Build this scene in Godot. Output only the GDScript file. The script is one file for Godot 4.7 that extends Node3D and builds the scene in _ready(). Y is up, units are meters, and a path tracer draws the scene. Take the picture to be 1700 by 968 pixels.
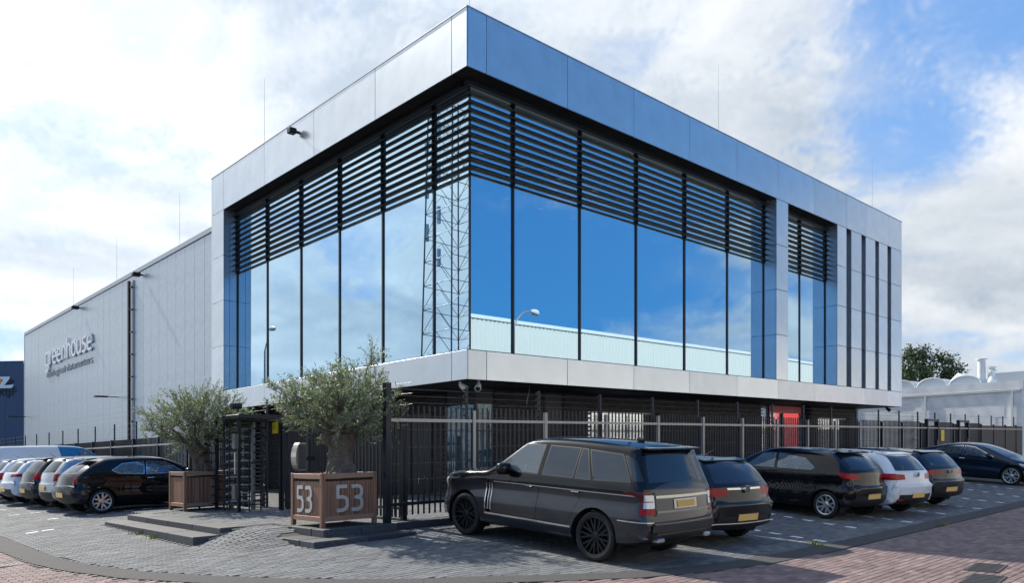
extends Node3D
# The site is laid out in its own axes: a runs along the office's street front, b runs out from that front
# towards the street, y is up. The street falls gently to the left, which the SLOPE term carries.
const SLOPE := 0.0204
const EYE := 1.6
const UR := Vector2(0.7286, 0.6850)
const UL := Vector2(-0.6853, 0.7283)
const CORNER := Vector2(-1.06, 18.0)
var S: Transform3D
var M := {}
var shared := {}
var rng := RandomNumberGenerator.new()
var taken := {}

class MB:
	var v := PackedVector3Array()
	var n := PackedVector3Array()
	var uv := PackedVector2Array()
	var c := PackedColorArray()
	var ix := PackedInt32Array()
	func size() -> int:
		return ix.size()
	func vert(p: Vector3, nn: Vector3, t := Vector2.ZERO) -> int:
		v.append(p); n.append(nn); uv.append(t)
		return v.size() - 1
	func itri(i: int, j: int, k: int) -> void:
		var g := (v[j] - v[i]).cross(v[k] - v[i])
		var m := n[i] + n[j] + n[k]
		if g.dot(m) > 0.0:
			ix.append(i); ix.append(k); ix.append(j)
		else:
			ix.append(i); ix.append(j); ix.append(k)
	func quad(p0: Vector3, p1: Vector3, p2: Vector3, p3: Vector3, nn := Vector3.ZERO) -> void:
		if nn == Vector3.ZERO:
			nn = (p2 - p0).cross(p1 - p0).normalized()
		var i := v.size()
		vert(p0, nn, Vector2(0, 0)); vert(p1, nn, Vector2(1, 0)); vert(p2, nn, Vector2(1, 1)); vert(p3, nn, Vector2(0, 1))
		itri(i, i + 1, i + 2); itri(i, i + 2, i + 3)
	func fan(ps: PackedVector3Array, nn: Vector3) -> void:
		var i := v.size()
		for p in ps: vert(p, nn)
		for k in range(1, ps.size() - 1): itri(i, i + k, i + k + 1)
	func box(lo: Vector3, hi: Vector3) -> void:
		obox(Transform3D(Basis(), (lo + hi) * 0.5), (hi - lo) * 0.5)
	func obox(t: Transform3D, h: Vector3) -> void:
		for ax in 3:
			for s in [-1.0, 1.0]:
				var e := Vector3.ZERO; e[ax] = s
				var p := Vector3.ZERO; p[(ax + 1) % 3] = 1.0
				var q := Vector3.ZERO; q[(ax + 2) % 3] = 1.0
				quad(t * ((e - p - q) * h), t * ((e + p - q) * h), t * ((e + p + q) * h), t * ((e - p + q) * h), (t.basis * e).normalized())
	func cbox(lo: Vector3, hi: Vector3, r: float) -> void:
		cobox(Transform3D(Basis(), (lo + hi) * 0.5), (hi - lo) * 0.5, r)
	func cobox(t: Transform3D, h: Vector3, r: float) -> void:
		# box with chamfered edges
		r = minf(r, minf(h.x, minf(h.y, h.z)) * 0.9)
		var g := h - Vector3(r, r, r)
		for ax in 3:
			var a1 := (ax + 1) % 3
			var a2 := (ax + 2) % 3
			for s in [-1.0, 1.0]:
				var cs: Array[Vector3] = []
				for k in [[-1, -1], [1, -1], [1, 1], [-1, 1]]:
					var p := Vector3.ZERO; p[ax] = s * h[ax]; p[a1] = k[0] * g[a1]; p[a2] = k[1] * g[a2]
					cs.append(t * p)
				var e := Vector3.ZERO; e[ax] = s
				quad(cs[0], cs[1], cs[2], cs[3], t.basis * e)
				for s2 in [-1.0, 1.0]:
					# edge between faces ax and a1
					var n2 := Vector3.ZERO; n2[ax] = s; n2[a1] = s2
					var q: Array[Vector3] = []
					for w in [[0, -1], [0, 1], [1, 1], [1, -1]]:
						var p := Vector3.ZERO
						p[ax] = s * (h[ax] if w[0] == 0 else g[ax]); p[a1] = s2 * (g[a1] if w[0] == 0 else h[a1]); p[a2] = w[1] * g[a2]
						q.append(t * p)
					quad(q[0], q[1], q[2], q[3], (t.basis * n2).normalized())
		for sx in [-1.0, 1.0]:
			for sy in [-1.0, 1.0]:
				for sz in [-1.0, 1.0]:
					var nn := (t.basis * Vector3(sx, sy, sz)).normalized()
					fan(PackedVector3Array([t * Vector3(sx * h.x, sy * g.y, sz * g.z), t * Vector3(sx * g.x, sy * h.y, sz * g.z), t * Vector3(sx * g.x, sy * g.y, sz * h.z)]), nn)
	func tube(path: Array, rad: Array, k := 8, caps := true, jitter = null) -> void:
		var base := v.size()
		var m := path.size()
		var side := Vector3.ZERO
		for i in m:
			var d: Vector3 = (path[mini(i + 1, m - 1)] - path[maxi(i - 1, 0)]).normalized()
			if side == Vector3.ZERO:
				side = d.cross(Vector3(0.31, 0.2, 0.93)).normalized()
				if side.length() < 0.1: side = d.cross(Vector3.RIGHT).normalized()
			side = (side - d * side.dot(d)).normalized()
			var up := d.cross(side)
			for j in k + 1:
				var an := TAU * j / k
				var o := side * cos(an) + up * sin(an)
				var r: float = rad[i] if i < rad.size() else rad[-1]
				if jitter != null: r *= jitter.call(path[i] + o * r, an, i)
				vert(path[i] + o * r, o, Vector2(float(j) / k, float(i) / maxf(m - 1, 1)))
		for i in m - 1:
			for j in k:
				var a := base + i * (k + 1) + j
				itri(a, a + 1, a + k + 2); itri(a, a + k + 2, a + k + 1)
		if caps:
			for e in [0, m - 1]:
				var d2: Vector3 = (path[0] - path[1]).normalized() if e == 0 else (path[m - 1] - path[m - 2]).normalized()
				var ps := PackedVector3Array()
				for j in k: ps.append(v[base + e * (k + 1) + j])
				fan(ps, d2)
	func cyl(p0: Vector3, p1: Vector3, r: float, k := 8, r1 := -1.0) -> void:
		tube([p0, p1], [r, r if r1 < 0 else r1], k)
	func lathe(prof: Array, axis: Transform3D, k := 24) -> void:
		# prof: Vector2(radius, along axis.z); smooth round, flat along the profile where the angle is sharp
		for i in prof.size() - 1:
			var p: Vector2 = prof[i]
			var q: Vector2 = prof[i + 1]
			var t := (q - p)
			if t.length() < 1e-6: continue
			var nn := Vector2(t.y, -t.x).normalized()
			var base := v.size()
			for j in k + 1:
				var an := TAU * j / k
				var o := axis.basis.x * cos(an) + axis.basis.y * sin(an)
				var nw: Vector3 = (o * nn.x + axis.basis.z * nn.y).normalized()
				vert(axis.origin + o * p.x + axis.basis.z * p.y, nw)
				vert(axis.origin + o * q.x + axis.basis.z * q.y, nw)
			for j in k:
				var a := base + j * 2
				itri(a, a + 2, a + 3); itri(a, a + 3, a + 1)
	func prism(poly: PackedVector2Array, t: Transform3D, z0: float, z1: float) -> void:
		var tr := Geometry2D.triangulate_polygon(poly)
		for s in [0, 1]:
			var nn := (t.basis * Vector3(0, 0, -1.0 if s == 0 else 1.0)).normalized()
			var base := v.size()
			for p in poly: vert(t * Vector3(p.x, p.y, z0 if s == 0 else z1), nn)
			for i in range(0, tr.size(), 3): itri(base + tr[i], base + tr[i + 1], base + tr[i + 2])
		var cw := Geometry2D.is_polygon_clockwise(poly)
		for i in poly.size():
			var p := poly[i]
			var q := poly[(i + 1) % poly.size()]
			var e := (q - p).normalized()
			var o := Vector2(e.y, -e.x) * (-1.0 if cw else 1.0)
			quad(t * Vector3(p.x, p.y, z0), t * Vector3(q.x, q.y, z0), t * Vector3(q.x, q.y, z1), t * Vector3(p.x, p.y, z1), (t.basis * Vector3(o.x, o.y, 0)).normalized())
	func mesh() -> ArrayMesh:
		var am := ArrayMesh.new()
		if v.is_empty(): return am
		var arr := []
		arr.resize(Mesh.ARRAY_MAX)
		arr[Mesh.ARRAY_VERTEX] = v; arr[Mesh.ARRAY_NORMAL] = n; arr[Mesh.ARRAY_TEX_UV] = uv; arr[Mesh.ARRAY_INDEX] = ix
		if c.size() == v.size(): arr[Mesh.ARRAY_COLOR] = c
		am.add_surface_from_arrays(Mesh.PRIMITIVE_TRIANGLES, arr)
		return am

func lin(r: float, g: float, b: float) -> Color:
	return Color(r, g, b).linear_to_srgb()
func mat(key: String, col: Color, rough := 0.6, metal := 0.0) -> StandardMaterial3D:
	var m := StandardMaterial3D.new()
	m.resource_name = key; m.albedo_color = col; m.roughness = rough; m.metallic = metal
	M[key] = m
	return m
func numbered(called: String) -> String:
	var k: int = taken.get(called, 0)
	taken[called] = k + 1
	return called if k == 0 else "%s_%03d" % [called, k]
func tag(o: Node, label: String, category: String, group := "", kind := "") -> Node:
	if label: o.set_meta("label", label)
	if category: o.set_meta("category", category)
	if group: o.set_meta("group", group)
	if kind: o.set_meta("kind", kind)
	return o
func thing(called: String, label: String, category: String, at := Vector3.ZERO, yaw := 0.0, group := "") -> Node3D:
	var o := Node3D.new()
	o.name = numbered(called)
	add_child(o)
	o.transform = S * Transform3D(Basis(Vector3.UP, yaw), at)
	tag(o, label, category, group)
	return o
func part(parent: Node, called: String, mesh: Mesh, m: Material, t := Transform3D()) -> MeshInstance3D:
	var o := MeshInstance3D.new()
	o.name = called
	o.mesh = mesh
	o.material_override = m
	o.transform = t
	parent.add_child(o, true)
	return o
func struct_node(called: String) -> Node3D:
	var o := Node3D.new()
	o.name = numbered(called); add_child(o)
	o.transform = S
	o.set_meta("kind", "structure")
	return o
func boxm(size: Vector3, bevel := 0.0) -> ArrayMesh:
	var key := "box%.4v%.3f" % [size, bevel]
	if not shared.has(key):
		var b := MB.new()
		if bevel > 0.0: b.cbox(size * -0.5, size * 0.5, bevel)
		else: b.box(size * -0.5, size * 0.5)
		shared[key] = b.mesh()
	return shared[key]
func pbox(parent: Node, called: String, lo: Vector3, hi: Vector3, m: Material, bevel := 0.0) -> MeshInstance3D:
	return part(parent, called, boxm((hi - lo).abs(), bevel), m, Transform3D(Basis(), (lo + hi) * 0.5))
func ss(e0: float, e1: float, x: float) -> float:
	var t := clampf((x - e0) / (e1 - e0), 0.0, 1.0)
	return t * t * (3.0 - 2.0 * t)
func keyed(ks: Array, x: float) -> float:
	if x <= ks[0][0]: return ks[0][1]
	for i in ks.size() - 1:
		if x <= ks[i + 1][0]:
			return lerpf(ks[i][1], ks[i + 1][1], (x - ks[i][0]) / (ks[i + 1][0] - ks[i][0]))
	return ks[-1][1]
# height of the open ground at (a, b)
func G(a: float, b: float) -> float:
	var hy := Vector2(maxf(0.0, -a - 4.0), maxf(0.0, b - 2.4)).length()
	return 0.2 - 0.045 * minf(hy, 6.5) - 0.012 * maxf(minf(hy, 40.0) - 6.5, 0.0) - 0.05 * ss(-5.5, -3.0, a) + 0.075 * ss(-4.2, -3.2, a) * ss(7.0, 3.0, b) + 0.09 * ss(1.0, -6.0, b) * ss(-3.0, -4.5, a) * ss(-9.5, -7.5, a)
func noise(fr: float, seed_: int, oct := 4, kind := FastNoiseLite.TYPE_SIMPLEX_SMOOTH) -> FastNoiseLite:
	var f := FastNoiseLite.new()
	f.noise_type = kind; f.frequency = fr; f.seed = seed_; f.fractal_octaves = oct
	return f
func noise_tex(fr: float, seed_: int, lo: Color, hi: Color, size := 512, oct := 4, mid := 0.5) -> NoiseTexture2D:
	var t := NoiseTexture2D.new()
	t.width = size; t.height = size; t.seamless = true; t.noise = noise(fr, seed_, oct)
	var g := Gradient.new()
	g.offsets = PackedFloat32Array([0.0, mid, 1.0]); g.colors = PackedColorArray([lo, lo.lerp(hi, 0.5), hi])
	t.color_ramp = g
	return t
func height_tex(fr: float, seed_: int, size := 512, oct := 4) -> NoiseTexture2D:
	var t := NoiseTexture2D.new()
	t.width = size; t.height = size; t.seamless = true; t.noise = noise(fr, seed_, oct)
	return t
func tri_map(m: StandardMaterial3D, tex: Texture2D, scale: float, bump: Texture2D = null, bump_cm := 0.2) -> StandardMaterial3D:
	if tex: m.albedo_texture = tex
	m.uv1_triplanar = true
	m.uv1_scale = Vector3(scale, scale, scale)
	if bump:
		m.heightmap_enabled = true; m.heightmap_texture = bump; m.heightmap_scale = bump_cm
	return m
func _ready() -> void:
	rng.seed = 20240611
	var ur3 := Vector3(UR.x, SLOPE * UR.x, -UR.y)
	var ub3 := Vector3(-UL.x, -SLOPE * UL.x, UL.y)
	S = Transform3D(Basis(ur3, Vector3.UP, ub3), Vector3(CORNER.x, SLOPE * CORNER.x, -CORNER.y))
	set_camera()
	set_sky()
	set_sun()
	make_materials()
	build_ground()
	build_terrace()
	build_office()
	build_warehouse()
	build_neighbours()
	build_fences()
	build_turnstile()
	build_planters()
	build_cars()
	build_reflected()
	build_small()

func set_camera() -> void:
	var cam := Camera3D.new()
	cam.name = "camera"
	cam.projection = Camera3D.PROJECTION_FRUSTUM
	cam.keep_aspect = Camera3D.KEEP_HEIGHT
	cam.near = 0.1; cam.far = 1500.0
	var half_w := 850.0 / 1273.0
	cam.size = 2.0 * half_w * 584.0 / 1024.0 * cam.near
	cam.frustum_offset = Vector2(0, 264.6 / 1273.0 * cam.near)
	cam.position = Vector3(0, EYE, 0)
	add_child(cam)
	cam.current = true

func set_sun() -> void:
	var sun := DirectionalLight3D.new()
	sun.name = "sun"
	var to_sun := Vector3(-0.75, 0.80, -0.655).normalized()
	sun.look_at_from_position(Vector3.ZERO, -to_sun, Vector3.UP)
	sun.light_energy = 1.6
	sun.light_color = Color(1.0, 0.97, 0.92)
	sun.light_angular_distance = 0.6
	sun.shadow_enabled = true
	add_child(sun)

func set_sky() -> void:
	var env := Environment.new()
	env.tonemap_mode = Environment.TONE_MAPPER_LINEAR
	env.tonemap_exposure = 1.42
	env.background_mode = Environment.BG_SKY
	env.sdfgi_enabled = true; env.ssao_enabled = true; env.ssil_enabled = true
	var sky := Sky.new()
	var pm := PanoramaSkyMaterial.new()
	var w := 2048
	var h := 1024
	var img := Image.create(w, h, false, Image.FORMAT_RGBF)
	img.fill(Color(0.3, 0.3, 0.3))
	var n1 := noise(0.9, 11, 6)
	n1.domain_warp_enabled = true; n1.domain_warp_amplitude = 0.35; n1.domain_warp_frequency = 1.1
	var n2 := noise(0.32, 5, 3)
	var sd := Vector3(-0.75, 0.80, -0.655).normalized()
	for y in h / 2 + 8:
		var el := (0.5 - (y + 0.5) / h) * PI
		var ce := cos(el); var se := sin(el)
		for x in w:
			# the panorama starts at -Z and turns towards +X
			var az := (x + 0.5) / w * TAU
			if az > PI: az -= TAU
			var d := Vector3(sin(az) * ce, se, -cos(az) * ce)
			var q := d / (maxf(se, 0.0) + 0.22)
			var glow := maxf(0.0, d.dot(sd))
			# clear air
			var up := pow(clampf(se, 0.0, 1.0), 0.48)
			var col := Vector3(0.40, 0.62, 0.90).lerp(Vector3(0.022, 0.145, 0.46), up)
			# air is deepest far from the sun
			col *= Vector3.ONE.lerp(Vector3(0.24, 0.62, 0.78), ss(0.45, -0.55, d.dot(sd)))
			col += Vector3(1, 0.97, 0.92) * (0.35 * pow(glow, 4.0))
			# clouds: a broken sheet towards the sun's side, fair-weather heaps to the right
			var f := n1.get_noise_3d(q.x, 0.7, q.z) * 0.72 + n2.get_noise_3d(q.x, 4.2, q.z) * 0.30
			var cover := -0.34 + 0.56 * ss(0.66, 0.18, az) * ss(-2.6, -1.9, az)
			cover += 0.46 * ss(0.80, 0.12, se) * ss(0.2, 0.55, az) * ss(2.4, 0.75, az)
			for hp in [[0.12, 0.50, 0.30, 0.36], [0.36, 0.40, 0.16, 0.20], [0.60, 0.25, 0.13, 0.34], [0.56, 0.13, 0.15, 0.20]]:
				cover += hp[3] * exp(-(pow(az - hp[0], 2.0) + pow(el - hp[1], 2.0)) / (hp[2] * hp[2]))
			var dens := ss(-0.12, 0.28, f + cover)
			if dens > 0.0:
				var f2 := n1.get_noise_3d((q.x + sd.x * 0.16) * 1.0, 0.7, (q.z + sd.z * 0.16) * 1.0) * 0.72 + n2.get_noise_3d(q.x, 4.2, q.z) * 0.30
				var lit := clampf(0.60 + 1.6 * (f - f2) - 0.42 * ss(0.05, 0.7, f + cover), 0.0, 1.0)
				var cl := Vector3(0.45, 0.52, 0.60).lerp(Vector3(0.93, 0.95, 0.96), lit)
				cl *= 0.74 + 0.44 * pow(glow, 3.0)
				col = col.lerp(cl, dens * 0.96)
			# whitish air low down
			col = col.lerp(Vector3(0.62, 0.73, 0.84), 0.40 * ss(0.14, -0.02, se))
			img.set_pixel(x, y, Color(col.x, col.y, col.z))
	pm.panorama = ImageTexture.create_from_image(img)
	sky.sky_material = pm
	env.sky = sky
	env.background_energy_multiplier = 1.0
	var we := WorldEnvironment.new()
	we.name = "environment"
	we.environment = env
	add_child(we)
func make_materials() -> void:
	var m: StandardMaterial3D
	# silver coated cladding
	m = mat("cladding", lin(0.66, 0.70, 0.74), 0.27, 0.8)
	tri_map(m, noise_tex(0.006, 3, Color(0.95, 0.95, 0.95), Color(1, 1, 1)), 0.35)
	for i in 3:
		var v: float = [0.965, 1.0, 1.03][i]
		m = mat("cladding%d" % i, lin(0.66 * v, 0.70 * v, 0.74 * v), [0.29, 0.27, 0.25][i], 0.8)
		tri_map(m, M.cladding.albedo_texture, 0.35)
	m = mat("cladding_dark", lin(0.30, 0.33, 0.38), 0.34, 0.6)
	mat("joint", lin(0.012, 0.012, 0.014), 0.8)
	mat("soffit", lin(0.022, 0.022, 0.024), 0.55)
	mat("black_metal", lin(0.014, 0.015, 0.018), 0.35, 0.3)
	mat("louvre", lin(0.016, 0.018, 0.022), 0.32, 0.4)
	m = mat("facade_glass", lin(0.52, 0.72, 0.86), 0.0, 0.92)
	m.transparency = BaseMaterial3D.TRANSPARENCY_ALPHA
	m.albedo_color.a = 0.0
	m = mat("shop_glass", lin(0.12, 0.2, 0.25), 0.0, 0.35)
	m.transparency = BaseMaterial3D.TRANSPARENCY_ALPHA
	m.albedo_color.a = 0.25
	m = mat("window_glass", lin(0.75, 0.8, 0.84), 0.05, 0.75)
	mat("interior_wall", lin(0.28, 0.28, 0.28), 0.8)
	mat("interior_floor", lin(0.08, 0.08, 0.085), 0.6)
	mat("interior_dark", lin(0.05, 0.05, 0.055), 0.7)
	m = mat("lamp_lit", lin(1, 0.95, 0.85), 0.5)
	m.emission_enabled = true; m.emission = Color(1, 0.93, 0.8); m.emission_energy_multiplier = 4.0
	# dark bricks
	m = mat("brick", Color.WHITE, 0.75)
	tri_map(m, noise_tex(0.05, 8, Color(0.75, 0.75, 0.75), Color(1, 1, 1)), 4.0, height_tex(0.08, 9), 0.25)
	m.vertex_color_use_as_albedo = true
	for i in 4:
		var c: Array = [[0.06, 0.05, 0.048], [0.075, 0.062, 0.057], [0.05, 0.044, 0.045], [0.088, 0.068, 0.06]][i]
		m = mat("brick%d" % i, lin(c[0], c[1], c[2]), 0.75)
		tri_map(m, noise_tex(0.05, 8, Color(0.75, 0.75, 0.75), Color(1, 1, 1)), 4.0, M.brick.heightmap_texture, 0.25)
		m.albedo_texture = M.brick.albedo_texture
	mat("mortar", lin(0.02, 0.019, 0.019), 0.9)
	mat("red_door", lin(0.62, 0.022, 0.02), 0.35)
	mat("white_paint", lin(0.72, 0.73, 0.73), 0.5)
	# warehouse sheet
	m = mat("sheet", lin(0.49, 0.54, 0.58), 0.36, 0.62)
	tri_map(m, noise_tex(0.01, 21, Color(0.94, 0.94, 0.95), Color(1, 1, 1)), 0.5)
	var rb := Image.create(8, 256, false, Image.FORMAT_RF)
	for y in 256:
		var hgt := 0.5 + 0.5 * sin(TAU * y / 32.0)
		for x in 8: rb.set_pixel(x, y, Color(hgt, hgt, hgt))
	m.heightmap_enabled = true; m.heightmap_texture = ImageTexture.create_from_image(rb); m.heightmap_scale = 0.12
	mat("trim_grey", lin(0.42, 0.45, 0.48), 0.4, 0.5)
	mat("sign_white", lin(0.9, 0.9, 0.9), 0.4)
	mat("sign_grey", lin(0.30, 0.33, 0.36), 0.5)
	m = mat("navy_sheet", lin(0.055, 0.09, 0.155), 0.45, 0.15)
	mat("orange", lin(0.75, 0.33, 0.04), 0.5)
	# white painted masonry
	m = mat("white_wall", lin(0.82, 0.83, 0.83), 0.8)
	tri_map(m, noise_tex(0.012, 31, Color(0.88, 0.89, 0.9), Color(1, 1, 1), 512, 5), 0.12, height_tex(0.08, 32), 0.3)
	mat("white_metal", lin(0.66, 0.69, 0.70), 0.4, 0.1)
	mat("pale_sheet", lin(0.58, 0.57, 0.54), 0.5, 0.05)
	mat("iron", lin(0.045, 0.043, 0.042), 0.7)
	m = mat("skylight", lin(0.42, 0.48, 0.53), 0.2, 0.3)
	# fences
	mat("fence_dark", lin(0.012, 0.016, 0.024), 0.42, 0.2)
	m = mat("galvanised", lin(0.36, 0.34, 0.32), 0.42, 0.55)
	mat("wire", lin(0.13, 0.13, 0.13), 0.4, 0.6)
	mat("fence_board", lin(0.045, 0.04, 0.038), 0.6)
	mat("yellow", lin(0.80, 0.56, 0.01), 0.5)
	m = mat("steel", lin(0.60, 0.58, 0.53), 0.28, 0.95)
	m = mat("steel_dark", lin(0.2, 0.2, 0.2), 0.35, 0.9)
	# paving
	var grain := noise_tex(0.09, 41, Color(0.72, 0.72, 0.72), Color(1, 1, 1), 512, 4)
	var bump := height_tex(0.16, 42, 512, 3)
	m = mat("paver", Color.WHITE, 0.82)
	tri_map(m, grain, 3.0, bump, 0.25)
	m.vertex_color_use_as_albedo = true
	for i in 5:
		var c: Array = [[0.165, 0.177, 0.184], [0.20, 0.211, 0.217], [0.145, 0.154, 0.16], [0.22, 0.23, 0.234], [0.18, 0.19, 0.196]][i]
		m = mat("grey_paver%d" % i, lin(c[0], c[1], c[2]), 0.82)
		tri_map(m, grain, 3.0, bump, 0.25)
		c = [[0.27, 0.185, 0.17], [0.31, 0.215, 0.195], [0.235, 0.165, 0.155], [0.34, 0.25, 0.23], [0.255, 0.19, 0.18]][i]
		m = mat("red_paver%d" % i, lin(c[0], c[1], c[2]), 0.82)
		tri_map(m, grain, 3.0, bump, 0.25)
	m = mat("joint_sand", lin(0.06, 0.058, 0.052), 0.95)
	m = mat("far_paving", lin(0.13, 0.13, 0.128), 0.9)
	tri_map(m, noise_tex(0.03, 44, Color(0.6, 0.6, 0.6), Color(1, 1, 1), 512, 5), 0.3)
	m = mat("aggregate", lin(0.26, 0.255, 0.25), 0.9)
	tri_map(m, noise_tex(0.22, 45, Color(0.12, 0.12, 0.12), Color(1, 1, 1), 512, 2, 0.6), 0.55, height_tex(0.22, 45, 512, 2), 0.8)
	m = mat("bluestone", lin(0.062, 0.067, 0.075), 0.7)
	tri_map(m, noise_tex(0.03, 46, Color(0.65, 0.65, 0.66), Color(1, 1, 1), 512, 5), 1.2, height_tex(0.1, 47), 0.15)
	m = mat("bluestone_worn", lin(0.105, 0.11, 0.115), 0.75)
	tri_map(m, M.bluestone.albedo_texture, 1.0, M.bluestone.heightmap_texture, 0.15)
	mat("white_stone", lin(0.78, 0.78, 0.76), 0.7)
	# planter hardwood: grain runs along y
	var wood := wood_tex(61)
	for i in 3:
		var c: Array = [[0.40, 0.205, 0.125], [0.34, 0.165, 0.10], [0.46, 0.245, 0.15]][i]
		m = mat("hardwood%d" % i, lin(c[0], c[1], c[2]), 0.62)
		m.albedo_texture = wood
		m.uv1_triplanar = true; m.uv1_scale = Vector3(2.2, 0.55, 2.2); m.uv1_offset = Vector3(0.37 * i, 0.11 * i, 0.23 * i)
		m.heightmap_enabled = true; m.heightmap_texture = wood; m.heightmap_scale = 0.06
	m = mat("hardwood_rail", lin(0.46, 0.265, 0.18), 0.62)
	tri_map(m, noise_tex(0.03, 62, Color(0.75, 0.72, 0.7), Color(1, 1, 1)), 1.5)
	mat("soil", lin(0.035, 0.026, 0.018), 0.95)
	mat("number_steel", lin(0.58, 0.57, 0.55), 0.38, 0.55)
	# olive
	m = mat("olive_bark", lin(0.40, 0.33, 0.275), 0.9)
	tri_map(m, noise_tex(0.035, 71, Color(0.36, 0.34, 0.32), Color(1, 0.98, 0.95), 512, 5), 2.2, height_tex(0.05, 71, 512, 5), 2.2)
	m = mat("olive_leaf", Color.WHITE, 0.62)
	m.vertex_color_use_as_albedo = true
	m.backlight_enabled = true; m.backlight = Color(0.6, 0.65, 0.42)
	m = mat("tree_leaf", Color.WHITE, 0.55)
	m.vertex_color_use_as_albedo = true
	m.backlight_enabled = true; m.backlight = Color(0.3, 0.4, 0.15)
	# car materials
	paint("paint_grey", 0.042, 0.045, 0.055, 0.7)
	paint("paint_black", 0.006, 0.007, 0.009, 0.2)
	paint("paint_nightblue", 0.010, 0.016, 0.028, 0.35)
	paint("paint_anthracite", 0.014, 0.016, 0.021, 0.45)
	paint("paint_navy", 0.012, 0.02, 0.04, 0.4)
	paint("paint_white", 0.68, 0.70, 0.72, 0.0)
	paint("paint_silver", 0.42, 0.44, 0.47, 0.6)
	m = mat("car_glass", lin(0.24, 0.29, 0.33), 0.0, 0.42)
	m.transparency = BaseMaterial3D.TRANSPARENCY_ALPHA
	m.albedo_color.a = 0.12
	mat("upholstery", lin(0.05, 0.05, 0.052), 0.85)
	m = mat("car_glass_tint", lin(0.060, 0.075, 0.092), 0.0, 0.6)
	mat("rubber", lin(0.012, 0.012, 0.013), 0.75)
	mat("plastic", lin(0.012, 0.012, 0.013), 0.5)
	mat("cavity", lin(0.004, 0.004, 0.004), 0.9)
	mat("alloy", lin(0.62, 0.63, 0.65), 0.3, 0.85)
	mat("alloy_dark", lin(0.03, 0.031, 0.034), 0.35, 0.7)
	mat("chrome", lin(0.66, 0.67, 0.68), 0.12, 1.0)
	m = mat("tail_red", lin(0.34, 0.006, 0.010), 0.12)
	m.metallic_specular = 0.35
	m = mat("tail_dark", lin(0.10, 0.006, 0.008), 0.08)
	m = mat("lamp_clear", lin(0.55, 0.56, 0.58), 0.12, 0.4)
	mat("plate_yellow", lin(0.66, 0.41, 0.11), 0.5)
	mat("van_blue", lin(0.02, 0.17, 0.38), 0.3)

func paint(key: String, r: float, g: float, b: float, metal: float) -> void:
	var m := mat(key, lin(r, g, b), 0.28, metal)
	m.clearcoat_enabled = true; m.clearcoat = 0.75 if r < 0.05 else 1.0; m.clearcoat_roughness = 0.03
	m.metallic_specular = 0.12

func wood_tex(seed_: int) -> ImageTexture:
	var img := Image.create(256, 512, false, Image.FORMAT_RGB8)
	var n1 := noise(0.05, seed_, 3)
	var n2 := noise(0.02, seed_ + 1, 3)
	for y in 512:
		for x in 256:
			var t := TAU * x / 256.0
			var u := TAU * y / 512.0
			var cx := cos(t) * 40.0; var sx := sin(t) * 40.0
			var g := n1.get_noise_3d(cx, sx, sin(u) * 8.0) * 0.5 + n2.get_noise_3d(cx * 3.0, sx * 3.0, cos(u) * 5.0 + 30.0) * 0.5
			var k := clampf(0.80 + 0.42 * g, 0.45, 1.0)
			img.set_pixel(x, y, Color(k, k * 0.985, k * 0.97))
	return ImageTexture.create_from_image(img)
const KERB := [[-8.43, -70.0], [-8.43, -12.0], [-8.43, -4.7], [-8.43, -1.8], [-8.40, 0.0], [-8.28, 1.2], [-7.95, 2.75], [-7.53, 3.77], [-7.1, 4.6], [-6.57, 5.33], [-5.79, 6.1], [-4.62, 6.83], [-3.4, 7.36], [-2.28, 7.7], [-1.19, 7.9], [0.24, 7.98], [1.5, 8.0], [8.0, 8.0], [80.0, 8.0]]
const KERB_W := 0.42

func kerb_line(off: float, step := 0.0) -> PackedVector2Array:
	# the inner edge of the kerb moved outwards by off
	var src := PackedVector2Array()
	for p in KERB: src.append(Vector2(p[0], p[1]))
	var out := PackedVector2Array()
	for i in src.size():
		var t := (src[mini(i + 1, src.size() - 1)] - src[maxi(i - 1, 0)]).normalized()
		out.append(src[i] + Vector2(-t.y, t.x) * off)
	return out

func sheet(fn: Callable, aa: Array, bb: Array) -> MB:
	var mb := MB.new()
	for b in bb:
		for a in aa:
			var y: float = fn.call(a, b)
			var nn := Vector3(fn.call(a - 0.1, b) - fn.call(a + 0.1, b), 0.2, fn.call(a, b - 0.1) - fn.call(a, b + 0.1)).normalized()
			mb.vert(Vector3(a, y, b), nn, Vector2(a, b))
	var w := aa.size()
	for j in bb.size() - 1:
		for i in w - 1:
			var k := j * w + i
			mb.itri(k, k + 1, k + w + 1); mb.itri(k, k + w + 1, k + w)
	return mb

func lay(parent: Node3D, group_name: String, spots: Array, mats: Array, palette: Array, size: Vector3, keep: int) -> void:
	# spots: [Transform3D, nearness]; the nearest are parts of their own, the rest one mass
	spots.sort_custom(func(p, q): return p[1] < q[1])
	var mesh := boxm(size, 0.006)
	for i in mini(keep, spots.size()):
		part(parent, "paver", mesh, M[mats[rng.randi() % mats.size()]], spots[i][0])
	var rest := spots.size() - keep
	if rest <= 0: return
	var mm := MultiMesh.new()
	mm.transform_format = MultiMesh.TRANSFORM_3D
	mm.use_colors = true
	mm.mesh = boxm(size, 0.006)
	mm.instance_count = rest
	var wear := noise(0.55, 90, 4)
	for i in rest:
		mm.set_instance_transform(i, spots[keep + i][0])
		var c: Array = palette[rng.randi() % palette.size()]
		var at: Vector3 = spots[keep + i][0].origin
		var k := rng.randf_range(0.80, 1.14) * (1.0 + 0.22 * wear.get_noise_2d(at.x, at.z))
		mm.set_instance_color(i, Color(c[0] * k, c[1] * k, c[2] * k))
	var o := MultiMeshInstance3D.new()
	o.name = group_name
	o.multimesh = mm
	o.material_override = M.paver
	o.set_meta("kind", "stuff")
	parent.add_child(o, true)

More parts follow.
